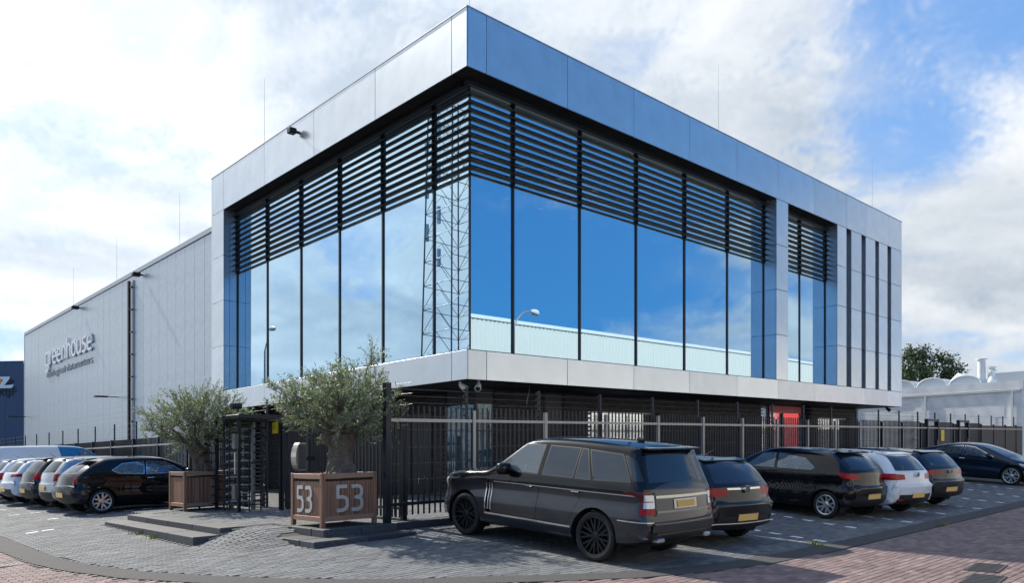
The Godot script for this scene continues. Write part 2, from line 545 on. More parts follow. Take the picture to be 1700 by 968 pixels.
func in_ramp(a: float, b: float) -> bool:
	return a > -6.7 and a < -5.15 and b > 0.66 and b < 2.98
func surf(a: float, b: float) -> float:
	# top of the open paving; between the two flights it ramps up to the terrace
	if not in_ramp(a, b): return G(a, b)
	return lerpf(G(a, b), 0.34, ss(-6.7, -5.55, a) * clampf((2.35 - b) / 1.05, 0.0, 1.0))

func build_ground() -> void:
	var aa := []
	var x := -11.5
	while x < 24.0: aa.append(x); x += 0.4
	aa = [-400.0, -200.0, -100.0, -60.0, -40.0, -30.0, -24.0, -19.0, -15.0, -13.0] + aa + [26.0, 30.0, 36.0, 45.0, 60.0, 90.0, 150.0, 300.0, 600.0]
	var bb := []
	x = -20.0
	while x < 16.0: bb.append(x); x += 0.4
	bb = [-600.0, -300.0, -150.0, -80.0, -50.0, -35.0, -26.0] + bb + [17.0, 19.0, 22.0, 30.0, 45.0, 80.0, 150.0, 400.0]
	var g := struct_node("ground")
	var sheet_mb := sheet(func(a, b): return G(a, b) - 0.013, aa, bb)
	part(g, "bedding_sand", sheet_mb.mesh(), M.joint_sand)
	var cam2 := S.affine_inverse() * Vector3(0, EYE, 0)
	# --- grey forecourt paving
	var inner := kerb_line(-0.01)
	var poly := PackedVector2Array(inner)
	poly.append(Vector2(80, 2.47)); poly.append(Vector2(-3.75, 2.47)); poly.append(Vector2(-3.6, 3.0)); poly.append(Vector2(-5.6, 3.0)); poly.append(Vector2(-5.6, 1.62)); poly.append(Vector2(-5.1, 1.62)); poly.append(Vector2(-5.1, 0.66)); poly.append(Vector2(-6.58, 0.66))
	poly.append(Vector2(-6.58, -4.45)); poly.append(Vector2(-6.1, -4.45)); poly.append(Vector2(-4.0, -5.6)); poly.append(Vector2(-2.4, -5.6)); poly.append(Vector2(-2.4, -70))
	var spots := []
	var L := 0.205; var W := 0.103
	var row := 0
	var b := -19.0
	while b < 8.1:
		var a := -8.6 + (L * 0.5 if row % 2 else 0.0)
		while a < 21.0:
			var q := Vector2(a, b)
			if not (a > -3.9 and b < 2.3) and Geometry2D.is_point_in_polygon(q, poly):
				spots.append([paver_at(a, b, 0.0), Vector2(a - cam2.x, b - cam2.z).length()])
			a += L
		b += W
		row += 1
	var pav := struct_node("forecourt_paving")
	var greys := [[0.165, 0.177, 0.184], [0.20, 0.211, 0.217], [0.145, 0.154, 0.16], [0.22, 0.23, 0.234], [0.18, 0.19, 0.196], [0.155, 0.161, 0.162]]
	lay(pav, "far_pavers", spots, ["grey_paver0", "grey_paver1", "grey_paver2", "grey_paver3", "grey_paver4"], greys, Vector3(0.198, 0.06, 0.097), 300)
	# --- red brick road outside the kerb
	var outer := kerb_line(KERB_W + 0.01)
	var road_poly := PackedVector2Array(outer)
	road_poly.append(Vector2(80, 30)); road_poly.append(Vector2(-30, 30)); road_poly.append(Vector2(-30, -70))
	spots = []
	row = 0
	b = -9.0
	while b < 14.5:
		var a := -14.0 + (L * 0.5 if row % 2 else 0.0)
		while a < 26.0:
			if Geometry2D.is_point_in_polygon(Vector2(a, b), road_poly):
				var w3 := S * Vector3(a, 0, b)
				if w3.z < -7.6 and absf(w3.x) < -w3.z * 0.72 + 0.8:
					spots.append([paver_at(a, b, 0.0), Vector2(a - cam2.x, b - cam2.z).length()])
			a += L
		b += W
		row += 1
	var road := struct_node("road")
	var reds := [[0.27, 0.185, 0.17], [0.31, 0.215, 0.195], [0.235, 0.165, 0.155], [0.34, 0.25, 0.23], [0.255, 0.19, 0.18], [0.29, 0.21, 0.20]]
	lay(road, "far_pavers", spots, ["red_paver0", "red_paver1", "red_paver2", "red_paver3", "red_paver4"], reds, Vector3(0.198, 0.06, 0.097), 300)
	# --- kerb of flush washed-aggregate slabs
	var kerb := struct_node("kerb")
	var i0 := kerb_line(0.0); var o0 := kerb_line(KERB_W)
	var acc := 0
	for i in i0.size() - 1:
		var len := i0[i].distance_to(i0[i + 1])
		var cnt := maxi(1, roundi(minf(len, 30.0) / 0.9))
		for k in cnt:
			var t0 := float(k) / cnt * minf(1.0, 30.0 / len) + (1.0 - minf(1.0, 30.0 / len) if i == 0 else 0.0)
			var t1 := float(k + 1) / cnt * minf(1.0, 30.0 / len) + (1.0 - minf(1.0, 30.0 / len) if i == 0 else 0.0) - 0.003 / maxf(len, 0.1)
			var ps := [i0[i].lerp(i0[i + 1], t0), i0[i].lerp(i0[i + 1], t1), o0[i].lerp(o0[i + 1], t1), o0[i].lerp(o0[i + 1], t0)]
			var mb := MB.new()
			var top := PackedVector3Array(); var bot := PackedVector3Array()
			for p in ps:
				top.append(Vector3(p.x, G(p.x, p.y) + 0.006, p.y)); bot.append(Vector3(p.x, G(p.x, p.y) - 0.05, p.y))
			mb.quad(top[0], top[1], top[2], top[3], Vector3.UP)
			for e in 4:
				var f := (e + 1) % 4
				var ed: Vector3 = top[f] - top[e]
				var nn := Vector3(ed.z, 0, -ed.x).normalized()
				var mid: Vector3 = (top[0] + top[2]) * 0.5
				if nn.dot((top[e] + top[f]) * 0.5 - mid) < 0: nn = -nn
				mb.quad(top[e], top[f], bot[f], bot[e], nn)
			part(kerb, "kerb_slab", mb.mesh(), M.aggregate)
			acc += 1
	# --- white marking stones of the bays
	var lines := [
		[[1.92, 6.3], [1.56, 7.75], 4], [[4.72, 4.7], [3.87, 7.3], 6], [[6.2, 6.3], [5.76, 7.7], 4], [[8.62, 6.2], [8.12, 7.6], 4], [[10.72, 6.4], [10.15, 7.8], 4],
		[[13.3, 6.2], [12.5, 7.7], 4], [[16.54, 5.84], [15.15, 7.45], 4], [[19.9, 4.3], [18.2, 7.0], 6],
		[[-6.9, -7.45], [-4.2, -7.75], 7], [[-7.2, -10.2], [-4.2, -10.55], 7], [[-7.0, -13.0], [-4.2, -13.4], 7], [[-7.0, -15.6], [-4.2, -16.0], 7], [[-7.9, -4.6], [-7.6, -4.65], 2]]
	var mk := struct_node("bay_marking_lines")
	for l in lines:
		var p0 := Vector2(l[0][0], l[0][1]); var p1 := Vector2(l[1][0], l[1][1])
		var yaw := -atan2(p1.y - p0.y, p1.x - p0.x)
		for i in l[2]:
			var p := p0.lerp(p1, float(i) / (l[2] - 1.0))
			var t := paver_at(p.x, p.y, 0.0035)
			t.basis = t.basis * Basis(Vector3.UP, yaw + rng.randf_range(-0.03, 0.03))
			part(mk, "marking_stone", boxm(Vector3(0.235, 0.06, 0.105), 0.005), M.white_stone, t)
	# a drain grate and an iron cover in the road
	for dp in [[-9.12, -0.2, 0.0, "small iron gully grate in the red road beside the curved kerb"], [0.5, 10.6, 0.1, "dark rectangular iron cover in the shaded red road"], [-0.54, 10.85, 0.1, "dark rectangular iron cover nearest the bottom edge of the red road"]]:
		var t := thing("gully_grate", dp[3], "drain cover", Vector3(dp[0], G(dp[0], dp[1]) + 0.004, dp[1]), dp[2], "iron covers in the road")
		var sz := Vector2(0.45, 0.32) if dp[0] < -5 else Vector2(0.8, 0.4)
		pbox(t, "frame", Vector3(-sz.x, -0.05, -sz.y) * 0.5, Vector3(sz.x, 0.012, sz.y) * 0.5, M.iron)
		for k in 7:
			var xx := -sz.x * 0.42 + sz.x * 0.14 * k
			pbox(t, "bar", Vector3(xx - 0.012, 0.004, -sz.y * 0.42), Vector3(xx + 0.012, 0.012, sz.y * 0.42), M.plastic)

func paver_at(a: float, b: float, lift: float) -> Transform3D:
	var y := surf(a, b)
	var nn := Vector3(surf(a - 0.05, b) - surf(a + 0.05, b), 0.1, surf(a, b - 0.05) - surf(a, b + 0.05)).normalized()
	nn = (nn + Vector3(rng.randf_range(-1, 1), 0, rng.randf_range(-1, 1)) * 0.010).normalized()
	var xa := Vector3.RIGHT - nn * nn.x
	xa = xa.normalized().rotated(nn, rng.randf_range(-0.012, 0.012))
	return Transform3D(Basis(xa, nn, xa.cross(nn)), Vector3(a, y - 0.03 + lift + rng.randf_range(-0.002, 0.002), b))

func stone_run(parent: Node3D, p0: Vector2, p1: Vector2, depth: float, y0: float, y1: float, each: float, mats := ["bluestone"]) -> void:
	# row of kerb blocks from p0 to p1; depth goes to the left of the run
	var d := (p1 - p0); var len := d.length(); d = d / len
	var nrm := Vector2(d.y, -d.x)
	var cnt := maxi(1, roundi(len / each))
	for i in cnt:
		var c := p0 + d * (len * (i + 0.5) / cnt) + nrm * depth * 0.5
		var t := Transform3D(Basis(Vector3.UP, -atan2(d.y, d.x)), Vector3(c.x, (y0 + y1) * 0.5 + rng.randf_range(-0.0015, 0.0015), c.y))
		part(parent, "stone_block", boxm(Vector3(len / cnt - 0.006, y1 - y0, absf(depth)), 0.008), M[mats[rng.randi() % mats.size()]], t)

func build_terrace() -> void:
	var t := struct_node("terrace_paving")
	# courtyard behind the fence, level
	var flat := MB.new()
	flat.box(Vector3(-2.35, -0.3, -60), Vector3(60, 0.318, 2.2))
	flat.box(Vector3(-5.1, -0.3, -5.5), Vector3(-2.36, 0.318, 2.2))
	part(t, "courtyard_bed", flat.mesh(), M.far_paving)
	var spots := []
	var cam2 := S.affine_inverse() * Vector3(0, EYE, 0)
	var b := -5.4
	var row := 0
	while b < 2.15:
		var a := -5.75 + (0.1 if row % 2 else 0.0)
		while a < 6.0:
			var ok := (a > -5.68 and b < 0.6) or (a > -4.85 and b < 2.1) or (a > -5.1 and b < 1.25)
			if ok and not (a > 2.0 and b < -2.0):
				var tr := paver_at(a, b, 0.0)
				tr.origin.y = 0.34 - 0.03 + rng.randf_range(-0.002, 0.002); tr.basis = Basis(Vector3.UP, rng.randf_range(-0.01, 0.01))
				spots.append([tr, Vector2(a - cam2.x, b - cam2.z).length()])
			a += 0.205
		b += 0.103
		row += 1
	var greys := [[0.165, 0.177, 0.184], [0.20, 0.211, 0.217], [0.145, 0.154, 0.16], [0.22, 0.23, 0.234], [0.18, 0.19, 0.196]]
	lay(t, "far_pavers", spots, ["grey_paver0", "grey_paver1", "grey_paver2", "grey_paver3", "grey_paver4"], greys, Vector3(0.198, 0.06, 0.097), 300)
	var ra := []; var rbb := []
	for i in 17: ra.append(-6.69 + 1.58 * i / 16.0)
	for i in 24: rbb.append(0.665 + 2.3 * i / 23.0)
	part(t, "ramp_bed", sheet(func(a, b): return surf(a, b) - 0.014, ra, rbb).mesh(), M.joint_sand)
	# steps left of the ramp
	var st := struct_node("entrance_steps")
	var mm := ["bluestone", "bluestone", "bluestone_worn"]
	stone_run(st, Vector2(-6.58, 0.64), Vector2(-6.58, -4.4), -0.46, -0.1, 0.235, 1.25, mm)
	stone_run(st, Vector2(-6.12, 0.64), Vector2(-6.12, -4.4), -0.42, -0.1, 0.352, 1.25, mm)
	stone_run(st, Vector2(-5.68, -4.42), Vector2(-2.4, -5.62), -0.16, -0.1, 0.348, 1.0)
	# steps round the planter corner
	stone_run(st, Vector2(-5.6, 2.51), Vector2(-5.6, 1.6), -0.42, -0.1, 0.225, 1.2, mm)
	stone_run(st, Vector2(-5.6, 2.98), Vector2(-3.62, 2.98), 0.46, -0.1, 0.225, 1.1, mm)
	stone_run(st, Vector2(-5.17, 2.1), Vector2(-5.17, 1.3), -0.32, -0.1, 0.35, 0.8, mm)
	stone_run(st, Vector2(-5.17, 2.51), Vector2(-3.7, 2.51), 0.4, -0.1, 0.35, 0.75, mm)
	# kerb under the street fence
	var fk := struct_node("fence_kerb")
	stone_run(fk, Vector2(-3.68, 2.46), Vector2(39.0, 2.46), 0.24, -0.1, 0.35, 1.0)
const Y_SLAB0 := 3.30
const Y_SLAB1 := 4.01
const Y_FAS0 := 10.67
const Y_FAS1 := 12.08
const REC := 0.52
const LEN_R := 26.84
const LEN_L := 15.0
const GAP := 0.007

# a cladding cassette on the street front (right = true) or on the side front; spans s0..s1 along it
func cassette(o: Node3D, right: bool, s0: float, s1: float, y0: float, y1: float, called := "cladding_panel", m := "cladding", thick := 0.03) -> void:
	var lo: Vector3; var hi: Vector3
	if right:
		lo = Vector3(s0 + GAP, y0 + GAP, -thick); hi = Vector3(s1 - GAP, y1 - GAP, 0.0)
	else:
		lo = Vector3(0.0, y0 + GAP, -s1 + GAP); hi = Vector3(thick, y1 - GAP, -s0 - GAP)
	var c := pbox(o, called, lo, hi, M["cladding%d" % (rng.randi() % 3) if m == "cladding" else m], 0.004)
	c.rotate_object_local(Vector3.UP if right else Vector3.UP, rng.randf_range(-0.0006, 0.0006))

func build_office() -> void:
	var o := thing("office_building", "silver clad office block with large blue mirror windows over a dark brick ground floor", "building")
	var jr := [0.0, 0.62, 3.48, 6.33, 9.18, 12.03, 14.92, 17.83, 20.76, 22.7, 25.19, LEN_R]
	var jl := [0.0, 0.57, 3.88, 7.23, 10.57, 13.88, LEN_L]
	# backing of the fascia and the floor band, dark in the joints
	var k := MB.new()
	var t := 0.028
	for yy in [[Y_FAS0 + 0.01, Y_FAS1 - 0.02], [Y_SLAB0 + 0.01, Y_SLAB1 - 0.012]]:
		k.box(Vector3(t, yy[0], -0.5), Vector3(LEN_R - 0.02, yy[1], -t))
		k.box(Vector3(t, yy[0], -LEN_L + 0.02), Vector3(0.5, yy[1], -0.5))
	part(o, "fascia_backing", k.mesh(), M.joint)
	for i in jr.size() - 1:
		cassette(o, true, jr[i] + (0.032 if i == 0 else 0.0), jr[i + 1], Y_FAS0, Y_FAS1)
		cassette(o, true, jr[i] + (0.032 if i == 0 else 0.0), jr[i + 1], Y_SLAB0, Y_SLAB1, "band_panel")
	for i in jl.size() - 1:
		cassette(o, false, jl[i], jl[i + 1], Y_FAS0, Y_FAS1)
		cassette(o, false, jl[i], jl[i + 1], Y_SLAB0, Y_SLAB1, "band_panel")
	# end face of the street front and the coping
	pbox(o, "cladding_panel", Vector3(LEN_R - 0.018, Y_SLAB0, -14.9), Vector3(LEN_R + 0.012, Y_FAS1 - 0.03, -0.034), M.cladding)
	var cop := MB.new()
	cop.box(Vector3(-0.012, Y_FAS1 - 0.005, -0.45), Vector3(LEN_R + 0.012, Y_FAS1 + 0.025, 0.012))
	cop.box(Vector3(-0.012, Y_FAS1 - 0.005, -LEN_L), Vector3(0.45, Y_FAS1 + 0.025, -0.4502))
	part(o, "coping", cop.mesh(), M.trim_grey)
	pbox(o, "roof", Vector3(0.5, Y_FAS0 + 0.3, -LEN_L + 0.1), Vector3(LEN_R - 0.1, Y_FAS0 + 0.55, -0.55), M.interior_dark)
	# soffits: panels under the fascia and under the floor band
	for i in jr.size() - 1:
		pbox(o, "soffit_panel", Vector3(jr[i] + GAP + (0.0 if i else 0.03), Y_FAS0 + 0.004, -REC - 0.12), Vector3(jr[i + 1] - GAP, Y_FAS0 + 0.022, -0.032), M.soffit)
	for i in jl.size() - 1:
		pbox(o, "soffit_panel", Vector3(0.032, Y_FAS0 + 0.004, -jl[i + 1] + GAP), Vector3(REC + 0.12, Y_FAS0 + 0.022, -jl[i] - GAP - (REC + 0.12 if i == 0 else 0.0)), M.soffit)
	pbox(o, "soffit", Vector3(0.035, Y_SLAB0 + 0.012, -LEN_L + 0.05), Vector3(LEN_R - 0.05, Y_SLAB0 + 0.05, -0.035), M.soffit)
	var fl := MB.new()
	fl.box(Vector3(0.006, Y_SLAB1 + 0.001, -REC - 0.1), Vector3(14.76, Y_SLAB1 + 0.009, -0.006))
	fl.box(Vector3(15.67, Y_SLAB1 + 0.001, -REC - 0.1), Vector3(19.86, Y_SLAB1 + 0.009, -0.006))
	fl.box(Vector3(0.006, Y_SLAB1 + 0.001, -13.87), Vector3(REC + 0.1, Y_SLAB1 + 0.009, -REC - 0.101))
	part(o, "sill_flashing", fl.mesh(), M.black_metal)
	# piers between the openings, four cassettes high
	var ys := [Y_SLAB1, 5.68, 7.34, 9.0, Y_FAS0]
	var piers := [[14.77, 15.66], [19.87, 20.74], [21.22, 22.26], [22.70, 23.74], [24.14, 25.12], [25.55, LEN_R]]
	for p in piers:
		pbox(o, "pier_core", Vector3(p[0] + 0.03, Y_SLAB1 + 0.002, -REC - 0.05), Vector3(p[1] - 0.03, Y_FAS0 - 0.002, -0.03), M.joint)
		for i in 4:
			cassette(o, true, p[0], p[1], ys[i], ys[i + 1], "pier_panel")
			pbox(o, "reveal_panel", Vector3(p[0], ys[i] + GAP, -REC), Vector3(p[0] + 0.028, ys[i + 1] - GAP, -0.033), M.cladding)
			if p[1] < 26: pbox(o, "reveal_panel", Vector3(p[1] - 0.028, ys[i] + GAP, -REC), Vector3(p[1], ys[i + 1] - GAP, -0.033), M.cladding)
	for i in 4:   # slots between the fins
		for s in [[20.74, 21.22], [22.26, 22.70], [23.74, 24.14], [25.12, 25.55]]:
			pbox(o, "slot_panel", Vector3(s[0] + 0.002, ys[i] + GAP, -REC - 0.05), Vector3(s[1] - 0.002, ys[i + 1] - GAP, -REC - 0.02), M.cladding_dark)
	# pier at the far end of the side front
	pbox(o, "pier_core", Vector3(0.03, Y_SLAB1 + 0.002, -LEN_L + 0.03), Vector3(REC + 0.3, Y_FAS0 - 0.002, -13.91), M.joint)
	for i in 4:
		cassette(o, false, 13.88, LEN_L, ys[i], ys[i + 1], "pier_panel")
		pbox(o, "reveal_panel", Vector3(0.033, ys[i] + GAP, -13.908), Vector3(0.228 - GAP, ys[i + 1] - GAP, -13.88), M.cladding)
		pbox(o, "reveal_panel", Vector3(0.228 + GAP, ys[i] + GAP, -13.908), Vector3(REC, ys[i + 1] - GAP, -13.88), M.cladding)
	# mirror glazing, mullions and louvres
	var gr := [REC, 1.97, 4.54, 7.10, 9.65, 12.25, 14.77]
	var gr2 := [15.66, 17.60, 19.87]
	var gl := [REC, 1.86 + 0.07, 4.27, 6.59, 8.99, 11.40, 13.88]
	var y0 := Y_SLAB1 - 0.02; var y1 := Y_FAS0 + 0.002
	for run in [gr, gr2]:
		for i in run.size() - 1:
			pane(o, true, run[i], run[i + 1], y0, y1)
			mullion(o, true, run[i + 1], y0, y1)
		blades(o, true, run)
	mullion(o, true, 15.66 + 0.03, y0, y1)
	for i in gl.size() - 1:
		pane(o, false, gl[i], gl[i + 1], y0, y1)
		mullion(o, false, gl[i + 1], y0, y1)
	blades(o, false, gl)
	pbox(o, "corner_mullion", Vector3(REC + 0.003, y0, -REC - 0.045), Vector3(REC + 0.048, y1, -REC - 0.003), M.black_metal)
	# what stands inside, seen dimly through the glass
	pbox(o, "upper_floor", Vector3(REC + 0.2, Y_SLAB1 - 0.15, -LEN_L + 0.3), Vector3(LEN_R - 0.4, Y_SLAB1 - 0.02, -REC - 0.2), M.interior_floor)
	pbox(o, "gallery_floor", Vector3(5.0, 7.25, -LEN_L + 0.3), Vector3(LEN_R - 0.4, 7.55, -4.2), M.interior_wall)
	pbox(o, "gallery_floor", Vector3(3.2, 7.25, -LEN_L + 0.3), Vector3(5.0, 7.55, -9.0), M.interior_wall)
	pbox(o, "inner_wall", Vector3(8.0, Y_SLAB1, -LEN_L + 0.3), Vector3(LEN_R - 0.4, Y_FAS0 + 0.2, -8.2), M.interior_wall)
	pbox(o, "inner_wall", Vector3(3.0, Y_SLAB1, -LEN_L + 0.2), Vector3(8.0, Y_FAS0 + 0.2, -LEN_L + 0.45), M.interior_wall)
	for ca in [4.6, 9.7, 14.8]:
		pbox(o, "inner_column", Vector3(ca - 0.12, Y_SLAB1, -2.6), Vector3(ca + 0.12, Y_FAS0, -2.36), M.interior_wall)
	for i in 9:
		for j in 2:
			var la := 1.8 + 1.55 * i; var lb := -1.6 - 2.3 * j
			part(o, "ceiling_lamp", boxm(Vector3(0.14, 0.03, 0.14)), M.lamp_lit, Transform3D(Basis(), Vector3(la, 9.55 + 0.02 * j, lb)))
	var grid := MB.new()
	for i in 14: grid.box(Vector3(1.0 + i * 1.0, 9.6, -7.9), Vector3(1.06 + i * 1.0, 9.7, -0.8))
	for j in 5: grid.box(Vector3(0.9, 9.7, -1.2 - j * 1.5), Vector3(14.6, 9.78, -1.14 - j * 1.5))
	part(o, "ceiling_grid", grid.mesh(), M.interior_dark)
	ground_floor(o)
	roof_bits(o)

func pane(o: Node3D, right: bool, s0: float, s1: float, y0: float, y1: float) -> void:
	var p: MeshInstance3D
	if right: p = pbox(o, "window_pane", Vector3(s0 + 0.02, y0, -REC - 0.024), Vector3(s1 - 0.02, y1, -REC - 0.004), M.facade_glass)
	else: p = pbox(o, "window_pane", Vector3(REC + 0.004, y0, -s1 + 0.02), Vector3(REC + 0.024, y1, -s0 - 0.02), M.facade_glass)
	# no pane sits perfectly true
	p.rotate_object_local(Vector3.UP, rng.randf_range(-0.0028, 0.0028))
	p.rotate_object_local(Vector3.RIGHT if right else Vector3.BACK, rng.randf_range(-0.0012, 0.0012))
func mullion(o: Node3D, right: bool, s: float, y0: float, y1: float) -> void:
	if right: pbox(o, "mullion", Vector3(s - 0.033, y0, -REC - 0.09), Vector3(s + 0.033, y1, -REC + 0.03), M.black_metal)
	else: pbox(o, "mullion", Vector3(REC - 0.03, y0, -s - 0.033), Vector3(REC + 0.09, y1, -s + 0.033), M.black_metal)

func blades(o: Node3D, right: bool, run: Array) -> void:
	# sun louvres: eleven tilted blades across the top of the glazing, carried on brackets
	for i in run.size() - 1:
		var s0: float = run[i] - (0.19 if i == 0 and run[0] < 1 else 0.0)
		var s1: float = run[i + 1]
		var len := s1 - s0 - 0.006
		var mid := (s0 + s1) * 0.5
		for j in 11:
			var y := 6.86 + 1.6 + 0.2 * j
			var mesh := blade_mesh(len, right, i == 0 and run[0] < 1)
			if right: part(o, "louvre_blade", mesh, M.louvre, Transform3D(Basis(), Vector3(mid, y, -REC + 0.125)))
			else: part(o, "louvre_blade", mesh, M.louvre, Transform3D(Basis(Vector3(0, 0, -1), Vector3.UP, Vector3(-1, 0, 0)), Vector3(REC - 0.125, y, -mid)))
		# head box of the louvres
		if right: pbox(o, "louvre_head", Vector3(s0, 10.52, -REC - 0.0), Vector3(s1 - 0.004, 10.62, -REC + 0.14), M.louvre)
		else: pbox(o, "louvre_head", Vector3(REC - 0.14, 10.52, -s1 + 0.004), Vector3(REC, 10.62, -s0 - (0.33 if i == 0 else 0.0)), M.louvre)
		var e: float = run[i + 1]
		if right: pbox(o, "louvre_bracket", Vector3(e - 0.02, 8.38, -REC + 0.031), Vector3(e + 0.02, 10.52, -REC + 0.075), M.louvre)
		else: pbox(o, "louvre_bracket", Vector3(REC - 0.075, 8.38, -e - 0.02), Vector3(REC - 0.031, 10.52, -e + 0.02), M.louvre)

func blade_mesh(len: float, right: bool, corner: bool) -> ArrayMesh:
	var key := "blade%.3f%s%s" % [len, right, corner]
	if not shared.has(key):
		var prof := PackedVector2Array([Vector2(0.074, -0.014), Vector2(0.08, 0.0), Vector2(0.04, 0.021), Vector2(-0.02, 0.024), Vector2(-0.062, 0.012), Vector2(-0.066, -0.004), Vector2(-0.02, -0.016), Vector2(0.04, -0.021)])
		var b := MB.new()
		b.prism(prof, Transform3D(Basis(Vector3(0, 0, 1), Vector3.UP, Vector3(-1, 0, 0)), Vector3.ZERO), -len * 0.5, len * 0.5)
		shared[key] = b.mesh()
	return shared[key]

func ground_floor(o: Node3D) -> void:
	var WB := -2.0
	# walls of dark brick: backing in mortar colour with openings, bricks laid on it
	var open := [[6.57, 10.05, 1.35, 2.80], [17.28, 21.65, 0.34, 3.3], [22.36, 25.6, 1.35, 2.82]]
	var mb := MB.new()
	var a0 := 2.62
	var wall_end := 26.65
	var xs := [a0]
	for w in open:
		pbox(o, "ground_floor_wall", Vector3(xs[-1], 0.3, WB - 0.3), Vector3(w[0], Y_SLAB0 + 0.02, WB), M.mortar)
		if w[2] > 0.4: pbox(o, "ground_floor_wall", Vector3(w[0], 0.3, WB - 0.3), Vector3(w[1], w[2], WB), M.mortar)
		if w[3] < 3.2: pbox(o, "ground_floor_wall", Vector3(w[0], w[3], WB - 0.3), Vector3(w[1], Y_SLAB0 + 0.02, WB), M.mortar)
		xs.append(w[1])
	pbox(o, "ground_floor_wall", Vector3(xs[-1], 0.3, WB - 0.3), Vector3(wall_end, Y_SLAB0 + 0.02, WB), M.mortar)
	pbox(o, "ground_floor_wall", Vector3(wall_end - 0.3, 0.3, -14.8), Vector3(wall_end, Y_SLAB0 + 0.02, WB - 0.3), M.mortar)
	pbox(o, "ground_floor_wall", Vector3(2.0, 0.3, -14.8), Vector3(2.3, Y_SLAB0 + 0.02, -3.3), M.mortar)
	pbox(o, "porch_head", Vector3(2.01, 2.92, -3.299), Vector3(2.618, Y_SLAB0 + 0.015, WB - 0.01), M.plastic)
	var spots := []
	var row := 0
	var y := 0.37
	while y < Y_SLAB0 - 0.02:
		var a := a0 + (0.11 if row % 2 else 0.0)
		while a < wall_end - 0.1:
			var ok := not (a > 4.62 and a < 5.38)
			for w in open:
				if a > w[0] - 0.1 and a < w[1] + 0.1 and y > w[2] - 0.03 and y < w[3] + 0.03: ok = false
			if ok and y > 1.0: spots.append([Transform3D(Basis(), Vector3(a + 0.105, y, WB + 0.002 + rng.randf_range(-0.003, 0.003))), a])
			a += 0.22
		var bb := -3.42 - (0.11 if row % 2 else 0.0)
		while bb > -14.6:
			spots.append([Transform3D(Basis(Vector3.UP, PI / 2), Vector3(2.0 - 0.002 + rng.randf_range(-0.003, 0.003), y, bb)), 30 - bb])
			bb -= 0.22
		y += 0.0667
		row += 1
	spots.sort_custom(func(p, q): return p[1] < q[1])
	var bm := boxm(Vector3(0.21, 0.055, 0.05), 0.004)
	var near := []; var far := []
	for s in spots:
		if s[0].origin.y > 1.9 and near.size() < 300: near.append(s)
		else: far.append(s)
	for s in near: part(o, "brick", bm, M["brick%d" % (rng.randi() % 4)], s[0])
	var mm := MultiMesh.new()
	mm.transform_format = MultiMesh.TRANSFORM_3D; mm.use_colors = true; mm.mesh = bm; mm.instance_count = far.size()
	for i in far.size():
		mm.set_instance_transform(i, far[i][0])
		var k := rng.randf_range(0.8, 1.2)
		var c: Array = [[0.06, 0.05, 0.048], [0.075, 0.062, 0.057], [0.05, 0.044, 0.045], [0.088, 0.068, 0.06]][rng.randi() % 4]
		mm.set_instance_color(i, Color(c[0] * k, c[1] * k, c[2] * k))
	var mi := MultiMeshInstance3D.new()
	mi.name = "far_bricks"; mi.multimesh = mm; mi.material_override = M.brick; mi.set_meta("kind", "stuff")
	o.add_child(mi, true)
	# dark service door slot
	pbox(o, "service_door", Vector3(4.66, 0.35, WB + 0.0), Vector3(5.35, 3.28, WB + 0.03), M.plastic)
	# windows with pale roller blinds
	for w in [[6.57, 10.05, 1.35, 2.80, 9.62], [22.36, 25.6, 1.35, 2.82, 25.0]]:
		var f := pbox(o, "window_frame", Vector3(w[0], w[2], WB - 0.22), Vector3(w[1], w[3], WB - 0.16), M.plastic)
		var off := f.transform.affine_inverse()
		var g := part(f, "window_pane", boxm(Vector3(w[4] - w[0] - 0.06, w[3] - w[2] - 0.1, 0.012)), M.window_glass, off * Transform3D(Basis(), Vector3((w[0] + w[4]) * 0.5, (w[2] + w[3]) * 0.5, WB - 0.14)))
		part(f, "window_head", boxm(Vector3(w[1] - w[0], 0.05, 0.05)), M.white_metal, off * Transform3D(Basis(), Vector3((w[0] + w[1]) * 0.5, w[3] - 0.03, WB - 0.12)))
		part(f, "window_sill", boxm(Vector3(w[1] - w[0] + 0.1, 0.04, 0.12)), M.bluestone, off * Transform3D(Basis(), Vector3((w[0] + w[1]) * 0.5, w[2] + 0.02, WB - 0.06)))
	# side entrance: glazed screen with a red door
	var e0 := 17.28; var e1 := 21.65
	pbox(o, "entrance_screen", Vector3(e0, 0.35, WB - 0.30), Vector3(e1, 3.29, WB - 0.28), M.window_glass)
	for ea in [e0 + 0.03, 18.36, 21.34, e1 - 0.03]:
		pbox(o, "screen_post", Vector3(ea - 0.03, 0.35, WB - 0.275), Vector3(ea + 0.03, 3.29, WB - 0.2), M.black_metal)
	pbox(o, "red_panel", Vector3(18.40, 2.98, WB - 0.27), Vector3(21.3, 3.28, WB - 0.24), M.red_door)
	pbox(o, "screen_post", Vector3(19.48, 0.35, WB - 0.275), Vector3(19.56, 2.97, WB - 0.2), M.black_metal)
	pbox(o, "door_handle", Vector3(19.62, 1.3, WB - 0.27), Vector3(19.66, 1.9, WB - 0.2), M.steel)
	# glazed porch at the corner
	pbox(o, "porch_pane", Vector3(2.03, 0.36, WB - 0.02), Vector3(2.6, 2.9, WB - 0.005), M.shop_glass)
	pbox(o, "porch_pane", Vector3(2.005, 0.36, -3.28), Vector3(2.02, 2.9, WB - 0.03), M.shop_glass)
	for pp in [Vector3(2.02, 0, WB - 0.02), Vector3(2.61, 0, WB - 0.02), Vector3(2.02, 0, -3.29), Vector3(2.02, 0, -2.65)]:
		pbox(o, "porch_post", pp + Vector3(-0.025, 0.34, -0.025), pp + Vector3(0.025, 2.95, 0.025), M.black_metal)
	pbox(o, "porch_back", Vector3(2.3, 0.36, -3.3), Vector3(6.0, 2.9, -3.2), M.interior_dark)
